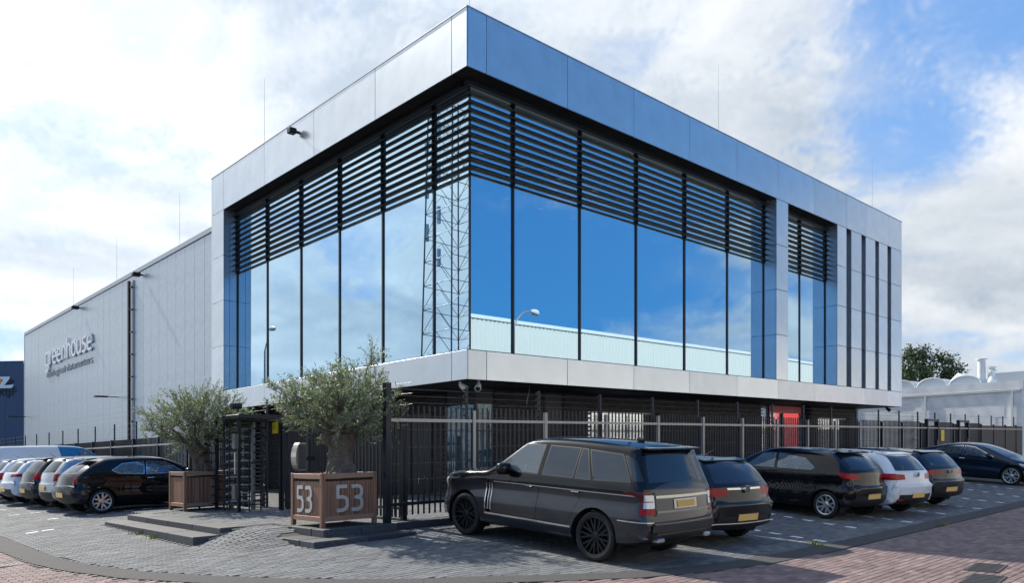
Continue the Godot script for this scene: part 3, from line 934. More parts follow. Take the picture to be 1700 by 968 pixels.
	for i in 4:
		pbox(o, "entrance_leaf", Vector3(1.94, 0.36, -4.9 - 1.02 * i), Vector3(1.99, 2.75, -3.92 - 1.02 * i), M.plastic)
	# slim roof prop and cable under the soffit
	var cb := MB.new()
	cb.tube([Vector3(2.55, 3.3, -0.5), Vector3(2.50, 3.15, -0.45), Vector3(2.40, 2.95, -0.42), Vector3(2.37, 2.8, -0.42)], [0.008], 6)
	part(o, "loose_cable", cb.mesh(), M.galvanised)

func roof_bits(o: Node3D) -> void:
	for p in [Vector3(0.25, 0, -0.2), Vector3(11.5, 0, -0.4), Vector3(0.4, 0, -11.4), Vector3(24.4, 0, -0.4)]:
		var m := MB.new()
		m.cyl(Vector3(p.x, Y_FAS1, p.z), Vector3(p.x, Y_FAS1 + 2.6, p.z), 0.007, 6, 0.004)
		part(o, "lightning_rod", m.mesh(), M.galvanised)
	# floodlight on the side fascia
	var f := thing("security_camera", "small dark box camera high on the pale side fascia", "security camera", Vector3(0, 11.7, -8.2))
	pbox(f, "housing", Vector3(-0.34, -0.1, -0.11), Vector3(-0.1, 0.07, 0.11), M.black_metal, 0.02)
	pbox(f, "bracket", Vector3(-0.1, -0.04, -0.03), Vector3(0.0, 0.03, 0.03), M.black_metal)
	# twin cameras under the corner of the floor band and under its far end
	var spec := [["white_camera", "twin white camera head under the corner of the floor band, aimed down the side front", Vector3(0.3, Y_SLAB0 + 0.012, -0.62), 0.7, "white_paint"], ["white_camera", "twin white camera head under the corner of the floor band, aimed along the street front", Vector3(0.62, Y_SLAB0 + 0.012, -0.3), -0.7, "white_paint"], ["black_camera", "black twin camera head under the far street end of the floor band", Vector3(25.9, Y_SLAB0 + 0.012, -0.35), 0.3, "black_metal"]]
	for s in spec:
		var c := thing(s[0], s[1], "security camera", s[2], s[3], "cameras under the floor band")
		var m := MB.new()
		m.cyl(Vector3(0, 0, 0), Vector3(0, -0.1, 0), 0.035, 10)
		part(c, "mount", m.mesh(), M[s[4]])
		m = MB.new()
		m.cyl(Vector3(0, -0.09, 0.02), Vector3(-0.02, -0.2, 0.16), 0.06, 12, 0.085)
		part(c, "head", m.mesh(), M[s[4]])
		m = MB.new()
		m.cyl(Vector3(-0.02, -0.2, 0.16), Vector3(-0.022, -0.207, 0.17), 0.06, 12)
		part(c, "lens", m.mesh(), M.plastic)
func letters(parent: Node3D, text: String, font_size: float, depth: float, bold: float, m: Material, at: Transform3D, width: float) -> void:
	# every letter a part; the line is stretched to the given width
	var f := SystemFont.new()
	f.font_names = PackedStringArray(["Droid Sans"])
	var fv := FontVariation.new()
	fv.base_font = f; fv.variation_embolden = bold
	var px := 64
	var total := fv.get_string_size(text, HORIZONTAL_ALIGNMENT_LEFT, -1, px).x
	var k := font_size / px
	var sx := width / (total * k)
	var pen := 0.0
	for i in text.length():
		var ch := text[i]
		var adv := fv.get_string_size(text.substr(0, i + 1), HORIZONTAL_ALIGNMENT_LEFT, -1, px).x
		if ch != " ":
			var tm := TextMesh.new()
			tm.text = ch; tm.font = fv; tm.font_size = px; tm.pixel_size = k; tm.depth = depth; tm.curve_step = 1.0
			tm.horizontal_alignment = HORIZONTAL_ALIGNMENT_LEFT; tm.vertical_alignment = VERTICAL_ALIGNMENT_BOTTOM
			part(parent, "letter", tm, m, at * Transform3D(Basis.from_scale(Vector3(sx, 1, 1)), Vector3(pen * k * sx, 0, 0)))
		pen = adv

const GLYPHS := {
	"g": [84, [[66, 95], [30, 100], [12, 88], [6, 60], [6, 40], [12, 12], [30, 0], [66, 5]], [[70, 100], [70, -18], [60, -38], [36, -44], [8, -40]]],
	"r": [56, [[14, 0], [14, 100]], [[16, 58], [24, 86], [50, 97]]],
	"e": [84, [[68, 42], [68, 66], [60, 91], [40, 100], [20, 92], [8, 66], [8, 36], [18, 8], [38, 0], [68, 6]], [[17, 50], [60, 50]]],
	"n": [84, [[14, 0], [14, 100]], [[16, 68], [26, 93], [44, 99], [62, 88], [67, 66], [67, 0]]],
	"h": [84, [[14, 0], [14, 146]], [[16, 68], [26, 93], [44, 99], [62, 88], [67, 66], [67, 0]]],
	"o": [84, [[40, 100], [20, 93], [8, 66], [8, 34], [20, 7], [40, 0]], [[39, 0], [58, 7], [70, 34], [70, 66], [58, 93], [39, 100]]],
	"u": [84, [[12, 100], [12, 32], [18, 9], [36, 0], [54, 8], [66, 32]], [[68, 0], [68, 100]]],
	"s": [76, [[62, 93], [36, 100], [14, 89], [14, 66], [34, 55], [54, 45], [62, 30], [54, 7], [32, 0], [8, 6]]]}

func stroke(m: MB, path: Array, width: float, t: Transform3D, z0: float, z1: float) -> void:
	var p := PackedVector2Array()
	for q in path: p.append(q if q is Vector2 else Vector2(q[0], q[1]))
	for poly in Geometry2D.offset_polyline(p, width * 0.5, Geometry2D.JOIN_ROUND, Geometry2D.END_BUTT):
		if Geometry2D.is_polygon_clockwise(poly): continue
		m.prism(poly, t, z0, z1)

func build_warehouse() -> void:
	var w := thing("warehouse", "long windowless warehouse clad in pale grey sheet with white sign letters", "building")
	var A := 0.15
	var top := 10.33
	pbox(w, "wall_core", Vector3(A + 0.06, 0.2, -47.4), Vector3(34, top - 0.25, -LEN_L - 0.02), M.joint)
	pbox(w, "roof", Vector3(A + 0.07, top - 0.249, -47.38), Vector3(34, top - 0.1, -LEN_L - 0.04), M.trim_grey)
	var n := 32
	var w0 := -LEN_L - 0.03
	var step := (47.44 - LEN_L - 0.03) / n
	for i in n:
		pbox(w, "wall_sheet", Vector3(A + rng.randf_range(-0.002, 0.002), 0.3, w0 - step * (i + 1) + 0.006), Vector3(A + 0.055, top - 0.14, w0 - step * i - 0.006), M.sheet, 0.004)
	pbox(w, "roof_trim", Vector3(A - 0.03, top - 0.13, -47.46), Vector3(A + 0.25, top + 0.06, w0), M.trim_grey)
	pbox(w, "trim_shadow_gap", Vector3(A - 0.01, top - 0.165, -47.44), Vector3(A + 0.05, top - 0.132, w0), M.plastic)
	pbox(w, "corner_trim", Vector3(A - 0.015, 0.3, -47.56), Vector3(A + 0.2, top - 0.135, -47.45), M.white_metal)
	pbox(w, "end_wall", Vector3(A + 0.2, 0.2, -47.5), Vector3(34, top - 0.2, -47.41), M.sheet)
	# rain pipe with its brackets
	var m := MB.new()
	m.box(Vector3(A - 0.16, 0.3, -24.90), Vector3(A - 0.05, 9.95, -24.74))
	part(w, "rain_pipe", m.mesh(), M.black_metal)
	for i in 9:
		pbox(w, "pipe_bracket", Vector3(A - 0.14, 1.2 + 1.05 * i, -24.60), Vector3(A - 0.0, 1.25 + 1.05 * i, -24.38), M.black_metal)
	pbox(w, "cable_duct", Vector3(A - 0.06, 0.3, -24.42), Vector3(A - 0.005, 9.95, -24.38), M.trim_grey)
	for p in [[-23.24, 9.97], [-33.5, 10.0]]:
		var c := thing("wall_camera", "small dark camera under the roof edge, %s" % ("above the rain pipe" if p[0] > -30 else "above the white sign"), "security camera", Vector3(A, p[1], p[0]), 0, "cameras on the warehouse wall")
		pbox(c, "housing", Vector3(-0.45, -0.09, -0.13), Vector3(-0.1, 0.09, 0.13), M.black_metal, 0.03)
		pbox(c, "bracket", Vector3(-0.1, -0.03, -0.03), Vector3(0.0, 0.03, 0.03), M.black_metal)
	for p in [[-26.9, 4.63, "slim wall lamp on an arm left of the rain pipe"], [-47.2, 4.6, "slim wall lamp at the far corner of the pale warehouse"]]:
		var c := thing("wall_lamp", p[2], "lamp", Vector3(A, p[1], p[0]), 0, "lamps on the warehouse wall")
		pbox(c, "arm", Vector3(-0.6, -0.02, -0.02), Vector3(0, 0.02, 0.02), M.black_metal)
		pbox(c, "lamp_head", Vector3(-1.05, -0.03, -0.14), Vector3(-0.45, 0.04, 0.14), M.black_metal, 0.015)
	for p in [-21.0, -30.0, -38.5]:
		m = MB.new()
		m.cyl(Vector3(1.0, top, p), Vector3(1.0, top + 3.0, p), 0.008, 6, 0.005)
		part(w, "lightning_rod", m.mesh(), M.galvanised)
	# sign
	var s := thing("sign_lettering", "raised white letters spelling greenhouse over a thin grey line of text", "sign", Vector3(A - 0.09, 0, 0))
	var face := Basis(Vector3(0, 0, 1), Vector3.UP, Vector3(-1, 0, 0))
	var pen := 0.0
	for ch in "greenhouse":
		var g: Array = GLYPHS[ch]
		var gm := MB.new()
		for i in range(1, g.size()):
			stroke(gm, g[i], 18.0, Transform3D(Basis.from_scale(Vector3(0.0129, 0.0079, 1.0)), Vector3.ZERO), 0.0, 0.05 + 0.002 * i)
		part(s, "letter", gm.mesh(), M.sign_white, Transform3D(face, Vector3(0.04, 7.48, -41.25)) * Transform3D(Basis(), Vector3(pen * 0.0129, 0, 0)))
		pen += g[0]
	letters(s, "ecological datacenters", 0.50, 0.02, 0.0, M.sign_grey, Transform3D(face, Vector3(0.06, 6.62, -41.15)), 10.1)

# a frame that looks straight down the street: x across, y up, z away from the viewer
func street_frame(x: float, y: float, d: float) -> Transform3D:
	return Transform3D(Basis(Vector3(1, SLOPE, 0), Vector3.UP, Vector3(0, 0, 1)), Vector3(x, y + SLOPE * x, -d))

func build_neighbours() -> void:
	# dark blue hall beyond the warehouse
	var n := thing("blue_hall", "dark blue sheet-clad hall with an orange and white emblem beyond the warehouse", "building")
	n.transform = street_frame(-55.0, 0, 75.0)
	pbox(n, "wall_core", Vector3(-12, 0, -20), Vector3(7.2, 11.22, -0.05), M.navy_sheet)
	for i in 11:
		pbox(n, "wall_sheet", Vector3(-12 + 1.745 * i + 0.006, 0, -0.045), Vector3(-12 + 1.745 * (i + 1) - 0.006, 11.3, 0.0), M.navy_sheet)
	pbox(n, "roof_trim", Vector3(-12.05, 11.3, -0.3), Vector3(7.25, 11.38, 0.02), M.navy_sheet)
	var em := part(n, "emblem", diamond(1.05, 0.03), M.orange, Transform3D(Basis(), Vector3(4.75, 9.3, 0.03)))
	part(em, "emblem_mark", diamond(0.62, 0.03), M.plastic, Transform3D(Basis(), Vector3(0.95, 0.1, 0.015)))
	var z := MB.new()
	z.prism(PackedVector2Array([Vector2(-0.1, 0.55), Vector2(1.2, 0.55), Vector2(1.1, 0.25), Vector2(0.62, -0.3), Vector2(1.6, -0.25), Vector2(1.35, -0.58), Vector2(0.0, -0.58), Vector2(0.55, 0.25)]), Transform3D(), 0.035, 0.06)
	part(em, "emblem_letter", z.mesh(), M.sign_white)
	letters(n, "RIJF", 1.0, 0.04, 0.4, M.plastic, Transform3D(Basis(), Vector3(4.75, 7.75, 0.03)), 1.75)
	pbox(n, "emblem_line", Vector3(4.4, 8.45, 0.0), Vector3(6.6, 8.52, 0.03), M.plastic)
	# white painted workshop to the right
	var A := 46.5
	var w := thing("white_workshop", "low white painted masonry workshop with vaulted rooflights and two roof pipes", "building")
	var wm := MB.new()
	wm.box(Vector3(A, 0.0, -34), Vector3(A + 30, 4.92, 0.3))
	part(w, "wall", wm.mesh(), M.white_wall)
	pbox(w, "parapet", Vector3(A - 0.05, 4.93, -34), Vector3(A + 30.05, 5.5, 0.36), M.white_wall)
	pbox(w, "gutter_pipe", Vector3(A - 0.12, 4.82, -34), Vector3(A - 0.04, 4.90, 0.2), M.white_metal)
	for b in [-0.25, -5.5, -11.0]:
		pbox(w, "rain_pipe", Vector3(A - 0.14, 0.1, b - 0.06), Vector3(A - 0.03, 4.80, b + 0.06), M.white_metal)
	pbox(w, "pilaster", Vector3(A - 0.03, 0, -6.15), Vector3(A + 0.1, 4.78, -5.75), M.white_wall)
	# masonry courses that read from the street
	var blocks := 0
	for i in 5:
		for j in 5:
			var b0 := -5.2 + j * 1.0 + (0.5 if i % 2 else 0.0)
			if b0 + 0.97 > -0.4: continue
			pbox(w, "wall_block", Vector3(A - 0.012 - rng.randf() * 0.004, 1.0 + i * 0.72, b0), Vector3(A + 0.02, 1.0 + i * 0.72 + 0.714, b0 + 0.992), M.white_wall, 0.004)
	for i in 10:
		for j in 6:
			var b0 := -19.0 + j * 2.1 + (1.0 if i % 2 else 0.0)
			if b0 + 2.07 > -6.2: continue
			pbox(w, "wall_block", Vector3(A - 0.010 - rng.randf() * 0.004, 0.8 + i * 0.4, b0), Vector3(A + 0.02, 0.8 + i * 0.4 + 0.395, b0 + 2.092), M.white_wall, 0.004)
	for i in 5:
		var b0 := -11.6 + i * 2.1
		var sk := MB.new()
		var path := PackedVector2Array()
		for k in 13: path.append(Vector2(cos(PI * k / 12.0) * 0.98, sin(PI * k / 12.0) * 0.6))
		sk.prism(path, Transform3D(Basis(Vector3(0, 0, 1), Vector3.UP, Vector3(1, 0, 0)), Vector3(A + 0.6, 5.5, b0)), 0.0, 6.0)
		var r := part(w, "rooflight", sk.mesh(), M.skylight)
		var rib := MB.new()
		for e in [0.02, 2.0, 4.0]:
			var pp := []
			for k in 13: pp.append(Vector3(A + 0.6 + e, 5.5 + sin(PI * k / 12.0) * 0.62, b0 + cos(PI * k / 12.0) * 1.0))
			rib.tube(pp, [0.035], 6)
		part(r, "rooflight_rib", rib.mesh(), M.white_metal)
	var c := MB.new()
	c.cyl(Vector3(A + 1.2, 5.3, -2.35), Vector3(A + 1.2, 7.1, -2.35), 0.24, 16)
	var cp := part(w, "roof_pipe", c.mesh(), M.white_metal)
	c = MB.new(); c.cyl(Vector3(A + 1.2, 7.16, -2.35), Vector3(A + 1.2, 7.22, -2.35), 0.36, 16)
	for k in 3: c.cyl(Vector3(A + 1.2 + 0.2 * cos(k * 2.1), 7.08, -2.35 + 0.2 * sin(k * 2.1)), Vector3(A + 1.2 + 0.2 * cos(k * 2.1), 7.17, -2.35 + 0.2 * sin(k * 2.1)), 0.015, 5)
	part(cp, "cowl", c.mesh(), M.white_metal)
	c = MB.new()
	var T := Transform3D(Basis(Vector3.RIGHT, Vector3(0, 0, -1), Vector3.UP), Vector3(A + 1.2, 5.35, -1.72))
	c.lathe([Vector2(0.30, 0), Vector2(0.30, 0.35), Vector2(0.17, 0.65), Vector2(0.17, 0.9), Vector2(0.26, 0.92), Vector2(0.26, 1.05), Vector2(0.18, 1.08), Vector2(0.18, 1.18), Vector2(0.27, 1.2), Vector2(0.27, 1.27), Vector2(0.0, 1.3)], T, 16)
	part(w, "roof_vent", c.mesh(), M.white_metal)
	c = MB.new()
	c.tube([Vector3(A + 1.0, 5.3, -4.0), Vector3(A + 1.0, 5.8, -3.95), Vector3(A + 1.0, 6.1, -3.7), Vector3(A + 1.0, 6.0, -3.3), Vector3(A + 1.0, 5.6, -3.1)], [0.26], 12)
	part(w, "bent_duct", c.mesh(), M.white_metal)
	pbox(w, "roof_slope", Vector3(A + 8, 5.5, -3.8), Vector3(A + 24, 6.7, 0.2), M.trim_grey)
	# broad tree behind it
	leafy_tree(Vector3(68.0, 0.3, -13.3), 10.7, 4.6, "broad dark green tree behind the white workshop roof")
	# low shrubs seen through the fence
	for i in 5:
		shrub(Vector3(24.5 + 1.9 * i, 0.34, -1.5 - 0.5 * (i % 2)), 0.95, "low leafy shrub with pinkish heads behind the street fence, %s from the brick wall" % ["first", "second", "third", "fourth", "fifth"][i])

func diamond(r: float, t: float) -> ArrayMesh:
	var m := MB.new()
	m.prism(PackedVector2Array([Vector2(-r, 0), Vector2(0, -r * 0.62), Vector2(r, 0), Vector2(0, r * 0.62)]), Transform3D(), -t, t)
	return m.mesh()

func scatter(parent: Node3D, called: String, leaf: Array, m: Material, xs: Array, cols: Array) -> void:
	# leaves of one crown: pointed blades, each two faces
	var b := MB.new()
	var l: float = leaf[0]; var w: float = leaf[1]
	var p := [Vector3(0, 0, 0), Vector3(w * 0.5, 0.1 * w, l * 0.45), Vector3(0, 0, l), Vector3(-w * 0.5, 0.1 * w, l * 0.45)]
	for k in xs.size():
		var t: Transform3D = xs[k]
		var nn := t.basis.y.normalized()
		var i := b.v.size()
		for q in p:
			b.vert(t * q, nn); b.c.append(cols[k])
		b.itri(i, i + 1, i + 2); b.itri(i, i + 2, i + 3)
	part(parent, called, b.mesh(), m)

func rnd_dir(up_bias := 0.0) -> Vector3:
	var v := Vector3(rng.randfn(), rng.randfn() + up_bias, rng.randfn())
	return v.normalized()
func aim(p: Vector3, d: Vector3, scale: float) -> Transform3D:
	var side := d.cross(Vector3(0.13, 1, 0.07)).normalized()
	if side.length() < 0.5: side = Vector3.RIGHT
	side = side.rotated(d, rng.randf_range(-1.4, 1.4))
	return Transform3D(Basis(side, d.cross(side) * 1.0, d) * Basis.from_scale(Vector3(scale, scale, scale)), p)

func leafy_tree(at: Vector3, height: float, rad: float, label: String) -> void:
	var t := thing("broad_tree", label, "tree", at)
	var b := MB.new()
	b.tube([Vector3.ZERO, Vector3(0.1, height * 0.3, 0), Vector3(0, height * 0.75, 0.1)], [0.28, 0.2, 0.06], 8)
	var xs := []; var cols := []
	var cy := height * 0.66
	for i in 90:
		var d := rnd_dir(0.2)
		var c := Vector3(d.x * rad * rng.randf_range(0.35, 0.95), cy + d.y * height * 0.33 * rng.randf_range(0.4, 1.0), d.z * rad * rng.randf_range(0.35, 0.95))
		if i < 16: b.tube([Vector3(0, height * rng.randf_range(0.3, 0.6), 0), c * 0.55 + Vector3(0, height * 0.2, 0), c], [0.09, 0.05, 0.02], 5)
		for k in 130:
			var p := c + rnd_dir() * rng.randf_range(0.1, 0.85)
			xs.append(aim(p, (rnd_dir() + Vector3(0, -0.3, 0)).normalized(), rng.randf_range(0.8, 1.5)))
			var g := rng.randf_range(0.7, 1.25)
			cols.append(Color(0.026 * g, 0.052 * g, 0.014 * g))
	part(t, "trunk", b.mesh(), M.olive_bark)
	scatter(t, "crown", [0.22, 0.13], M.tree_leaf, xs, cols)

func shrub(at: Vector3, h: float, label: String) -> void:
	var t := thing("low_shrub", label, "shrub", at, 0, "shrubs behind the street fence")
	var b := MB.new()
	var xs := []; var cols := []
	for i in 16:
		var d := (rnd_dir(1.2) * Vector3(1, 1, 1)).normalized()
		d.y = absf(d.y)
		var e := d * h * rng.randf_range(0.7, 1.1)
		b.tube([Vector3(0, 0, 0), e * 0.6, e], [0.012, 0.008, 0.004], 4)
		for k in 34:
			var p := e * rng.randf_range(0.35, 1.0) + rnd_dir() * 0.13
			xs.append(aim(p, rnd_dir(0.4), rng.randf_range(0.8, 1.4)))
			var g := rng.randf_range(0.7, 1.3)
			if k > 28: cols.append(Color(0.42 * g, 0.16 * g, 0.14 * g))
			else: cols.append(Color(0.09 * g, 0.11 * g, 0.03 * g))
	part(t, "stem", b.mesh(), M.olive_bark)
	scatter(t, "foliage", [0.09, 0.045], M.tree_leaf, xs, cols)
const FB := 2.33   # line of the street fence

func wire_post(o: Node3D, at: Vector3, y0: float, y1: float, lean: Vector3) -> void:
	# dark post that carries the electric wires: a slim upright with insulators
	var p := pbox(o, "wire_post", at + Vector3(-0.022, y0, -0.022), at + Vector3(0.022, y1, 0.022), M.fence_dark)
	var ins := MB.new()
	for k in 6:
		var y := y1 - 0.06 - k * 0.125
		ins.cyl(Vector3(0, y, 0) + lean * 0.02, Vector3(0, y, 0) + lean * 0.085, 0.02, 6)
	part(p, "insulators", ins.mesh(), M.plastic, Transform3D(Basis(), -Vector3(0, (y0 + y1) * 0.5, 0)))

func wires(o: Node3D, p0: Vector3, p1: Vector3, ys: Array) -> void:
	for y in ys:
		var m := MB.new()
		m.cyl(p0 + Vector3(0, y, 0), p1 + Vector3(0, y + 0.0, 0), 0.004, 4)
		part(o, "wire", m.mesh(), M.wire)

func build_fences() -> void:
	# street fence, posts every 2.02 m
	var f := thing("street_fence", "tall dark bar fence with galvanised top rail and posts along the street front", "fence")
	var pitch := 2.02
	var first := -1.78
	var bar := boxm(Vector3(0.026, 2.02, 0.026))
	var p1 := 29.2
	var cnt := 0
	# galvanised posts and rail in front
	var i := 0
	while first + pitch * i < 37.9:
		var a := first + pitch * i
		if i < 10: pbox(f, "galvanised_post", Vector3(a - 0.035, 0.35, FB - 0.03), Vector3(a + 0.035, 2.4, FB + 0.04), M.galvanised)
		else: pbox(f, "post", Vector3(a - 0.04, 0.35, FB - 0.06), Vector3(a + 0.04, 2.42, FB + 0.03), M.fence_dark)
		wire_post(f, Vector3(a - 0.1, 0, FB - 0.09), 0.36, 2.87, Vector3(-1, 0, 0))
		var b1 := minf(a + pitch, 37.9)
		pbox(f, "top_rail", Vector3(a + 0.036, 2.17, FB + 0.0), Vector3(b1 - 0.036, 2.225, FB + 0.032), M.galvanised)
		pbox(f, "bottom_rail", Vector3(a + 0.036, 0.62, FB - 0.02), Vector3(b1 - 0.036, 0.67, FB + 0.015), M.fence_dark)
		if a < 29.0 and not (a > 22.0 and a < 23.5) and not (a > 26.0 and a < 27.5):
			for k in 15:
				part(f, "bar", bar, M.fence_dark, Transform3D(Basis(), Vector3(a + 0.13 + 0.1257 * k, 1.45, FB - 0.016)))
		elif a >= 29.0:
			pbox(f, "board_panel", Vector3(a + 0.05, 0.42, FB - 0.03), Vector3(b1 - 0.05, 2.36, FB - 0.005), M.fence_board)
		else:
			gate(a, b1)
		i += 1
	wires(f, Vector3(-3.75, 0, FB - 0.16), Vector3(37.8, 0, FB - 0.16), [2.78, 2.655, 2.53, 2.28, 2.03, 1.7, 1.4, 1.1, 0.8])
	# small yellow warning plate
	var yp := thing("warning_plate", "small yellow warning plate on the street fence between the two gate frames", "sign", Vector3(24.9, 1.88, FB + 0.05), 0, "yellow warning plates")
	pbox(yp, "plate", Vector3(-0.2, -0.24, -0.01), Vector3(0.2, 0.24, 0.01), M.yellow)
	# sliding gate between the tall post and the first galvanised post
	var g := thing("entrance_gate", "black barred sliding gate beside the tall square post behind the numbered planter", "gate")
	pbox(g, "gate_post", Vector3(-3.86, 0.16, FB - 0.05), Vector3(-3.75, 2.86, FB + 0.06), M.fence_dark)
	pbox(g, "top_rail", Vector3(-3.74, 2.165, FB + 0.0), Vector3(-1.83, 2.225, FB + 0.035), M.galvanised)
	pbox(g, "bottom_rail", Vector3(-3.74, 0.64, FB - 0.02), Vector3(-1.83, 0.70, FB + 0.03), M.fence_dark)
	for k in 15:
		part(g, "bar", boxm(Vector3(0.026, 2.0, 0.026)), M.fence_dark, Transform3D(Basis(), Vector3(-3.63 + 0.129 * k, 1.46, FB - 0.0)))
	# side fence in front of the warehouse
	var s := thing("side_fence", "long dark bar fence with a grey rail between warehouse and parked cars", "fence")
	var A := -2.45
	var b := -8.2
	var n := 0
	while b > -46.0:
		var b2 := b - 2.6
		pbox(s, "post", Vector3(A - 0.04, 0.2, b - 0.04), Vector3(A + 0.04, 2.32, b + 0.04), M.fence_dark)
		wire_post(s, Vector3(A + 0.1, 0, b), 0.25, 2.95, Vector3(0, 0, -1))
		pbox(s, "rail", Vector3(A - 0.035, 2.02, b2 + 0.04), Vector3(A - 0.0, 2.075, b - 0.04), M.galvanised)
		pbox(s, "bottom_rail", Vector3(A - 0.02, 0.5, b2 + 0.04), Vector3(A + 0.02, 0.55, b - 0.04), M.fence_dark)
		var kk := 20
		for k in kk:
			part(s, "bar", boxm(Vector3(0.03, 1.95, 0.03)), M.fence_dark, Transform3D(Basis(), Vector3(A + 0.035, 1.33, b - 0.13 - 2.6 / kk * k)))
		b = b2
		n += 1
	var ph := MB.new()
	wires(s, Vector3(A + 0.1, 0, -8.2), Vector3(A + 0.1, 0, -46), [2.9, 2.7, 2.5])
	# fence from the turnstile to the tall post, behind the planters
	var c := thing("entrance_fence", "black barred fence panels between the turnstile and the numbered planter", "fence")
	var AC := -3.35
	for seg in [[-8.1, -4.55], [-2.62, 2.2]]:
		var z: float = seg[1]
		while z > seg[0] + 0.05:
			part(c, "bar", boxm(Vector3(0.03, 2.0, 0.03)), M.fence_dark, Transform3D(Basis(), Vector3(AC, 1.40, z)))
			z -= 0.125
		for y in [0.55, 2.14]:
			pbox(c, "rail", Vector3(AC - 0.03, y, seg[0]), Vector3(AC + 0.0 - 0.016, y + 0.05, seg[1]), M.fence_dark)
		for z2 in [seg[0], seg[1]]:
			pbox(c, "post", Vector3(AC - 0.05, 0.34, z2 - 0.04), Vector3(AC + 0.05, 2.45, z2 + 0.04), M.fence_dark)
	pbox(c, "post", Vector3(AC - 0.05, 0.34, -1.35), Vector3(AC + 0.05, 2.45, -1.27), M.fence_dark)
	for z in [-7.6, -3.6, -0.2]:
		wire_post(c, Vector3(AC + 0.12, 0, z), 0.36, 2.95, Vector3(0, 0, -1))
	wires(c, Vector3(AC + 0.12, 0, -8.0), Vector3(AC + 0.12, 0, 2.3), [2.9, 2.7, 2.5])
	var wp := thing("warning_plate", "yellow warning plate on the black fence right of the turnstile", "sign", Vector3(AC - 0.05, 2.24, -2.82), 0, "yellow warning plates")
	pbox(wp, "plate", Vector3(-0.015, -0.13, -0.13), Vector3(0.01, 0.13, 0.13), M.yellow)
	pbox(wp, "warning_mark", Vector3(-0.018, -0.03, -0.07), Vector3(-0.0152, 0.06, 0.05), M.orange)

func gate(a0: float, a1: float) -> void:
	var where := "near the brick wall" if a0 < 24.5 else "before the boarded panels"
	var g := thing("fence_gate", "black framed pedestrian gate in the street fence %s" % where, "gate", Vector3.ZERO, 0, "pedestrian gates in the street fence")
	var w0 := a0 + 0.7
	pbox(g, "frame_post", Vector3(w0 - 0.06, 0.35, FB - 0.08), Vector3(w0 + 0.06, 2.58, FB + 0.05), M.fence_dark)
	pbox(g, "frame_post", Vector3(a1 - 0.1, 0.35, FB - 0.08), Vector3(a1 + 0.02, 2.58, FB + 0.05), M.fence_dark)
	pbox(g, "frame_head", Vector3(w0 + 0.06, 2.48, FB - 0.07), Vector3(a1 - 0.1, 2.58, FB + 0.04), M.fence_dark)
	for k in 6:
		pbox(g, "bar", Vector3(a0 + 0.1 + 0.1 * k, 0.45, FB - 0.03), Vector3(a0 + 0.126 + 0.1 * k, 2.4, FB - 0.004), M.fence_dark)
	for k in 9:
		var x := w0 + 0.13 + 0.12 * k
		if x > a1 - 0.13: break
		pbox(g, "bar", Vector3(x, 0.45, FB - 0.03), Vector3(x + 0.026, 2.3, FB - 0.004), M.fence_dark)
	pbox(g, "lock_box", Vector3(a1 - 0.28, 1.2, FB - 0.02), Vector3(a1 - 0.14, 1.7, FB + 0.06), M.plastic)

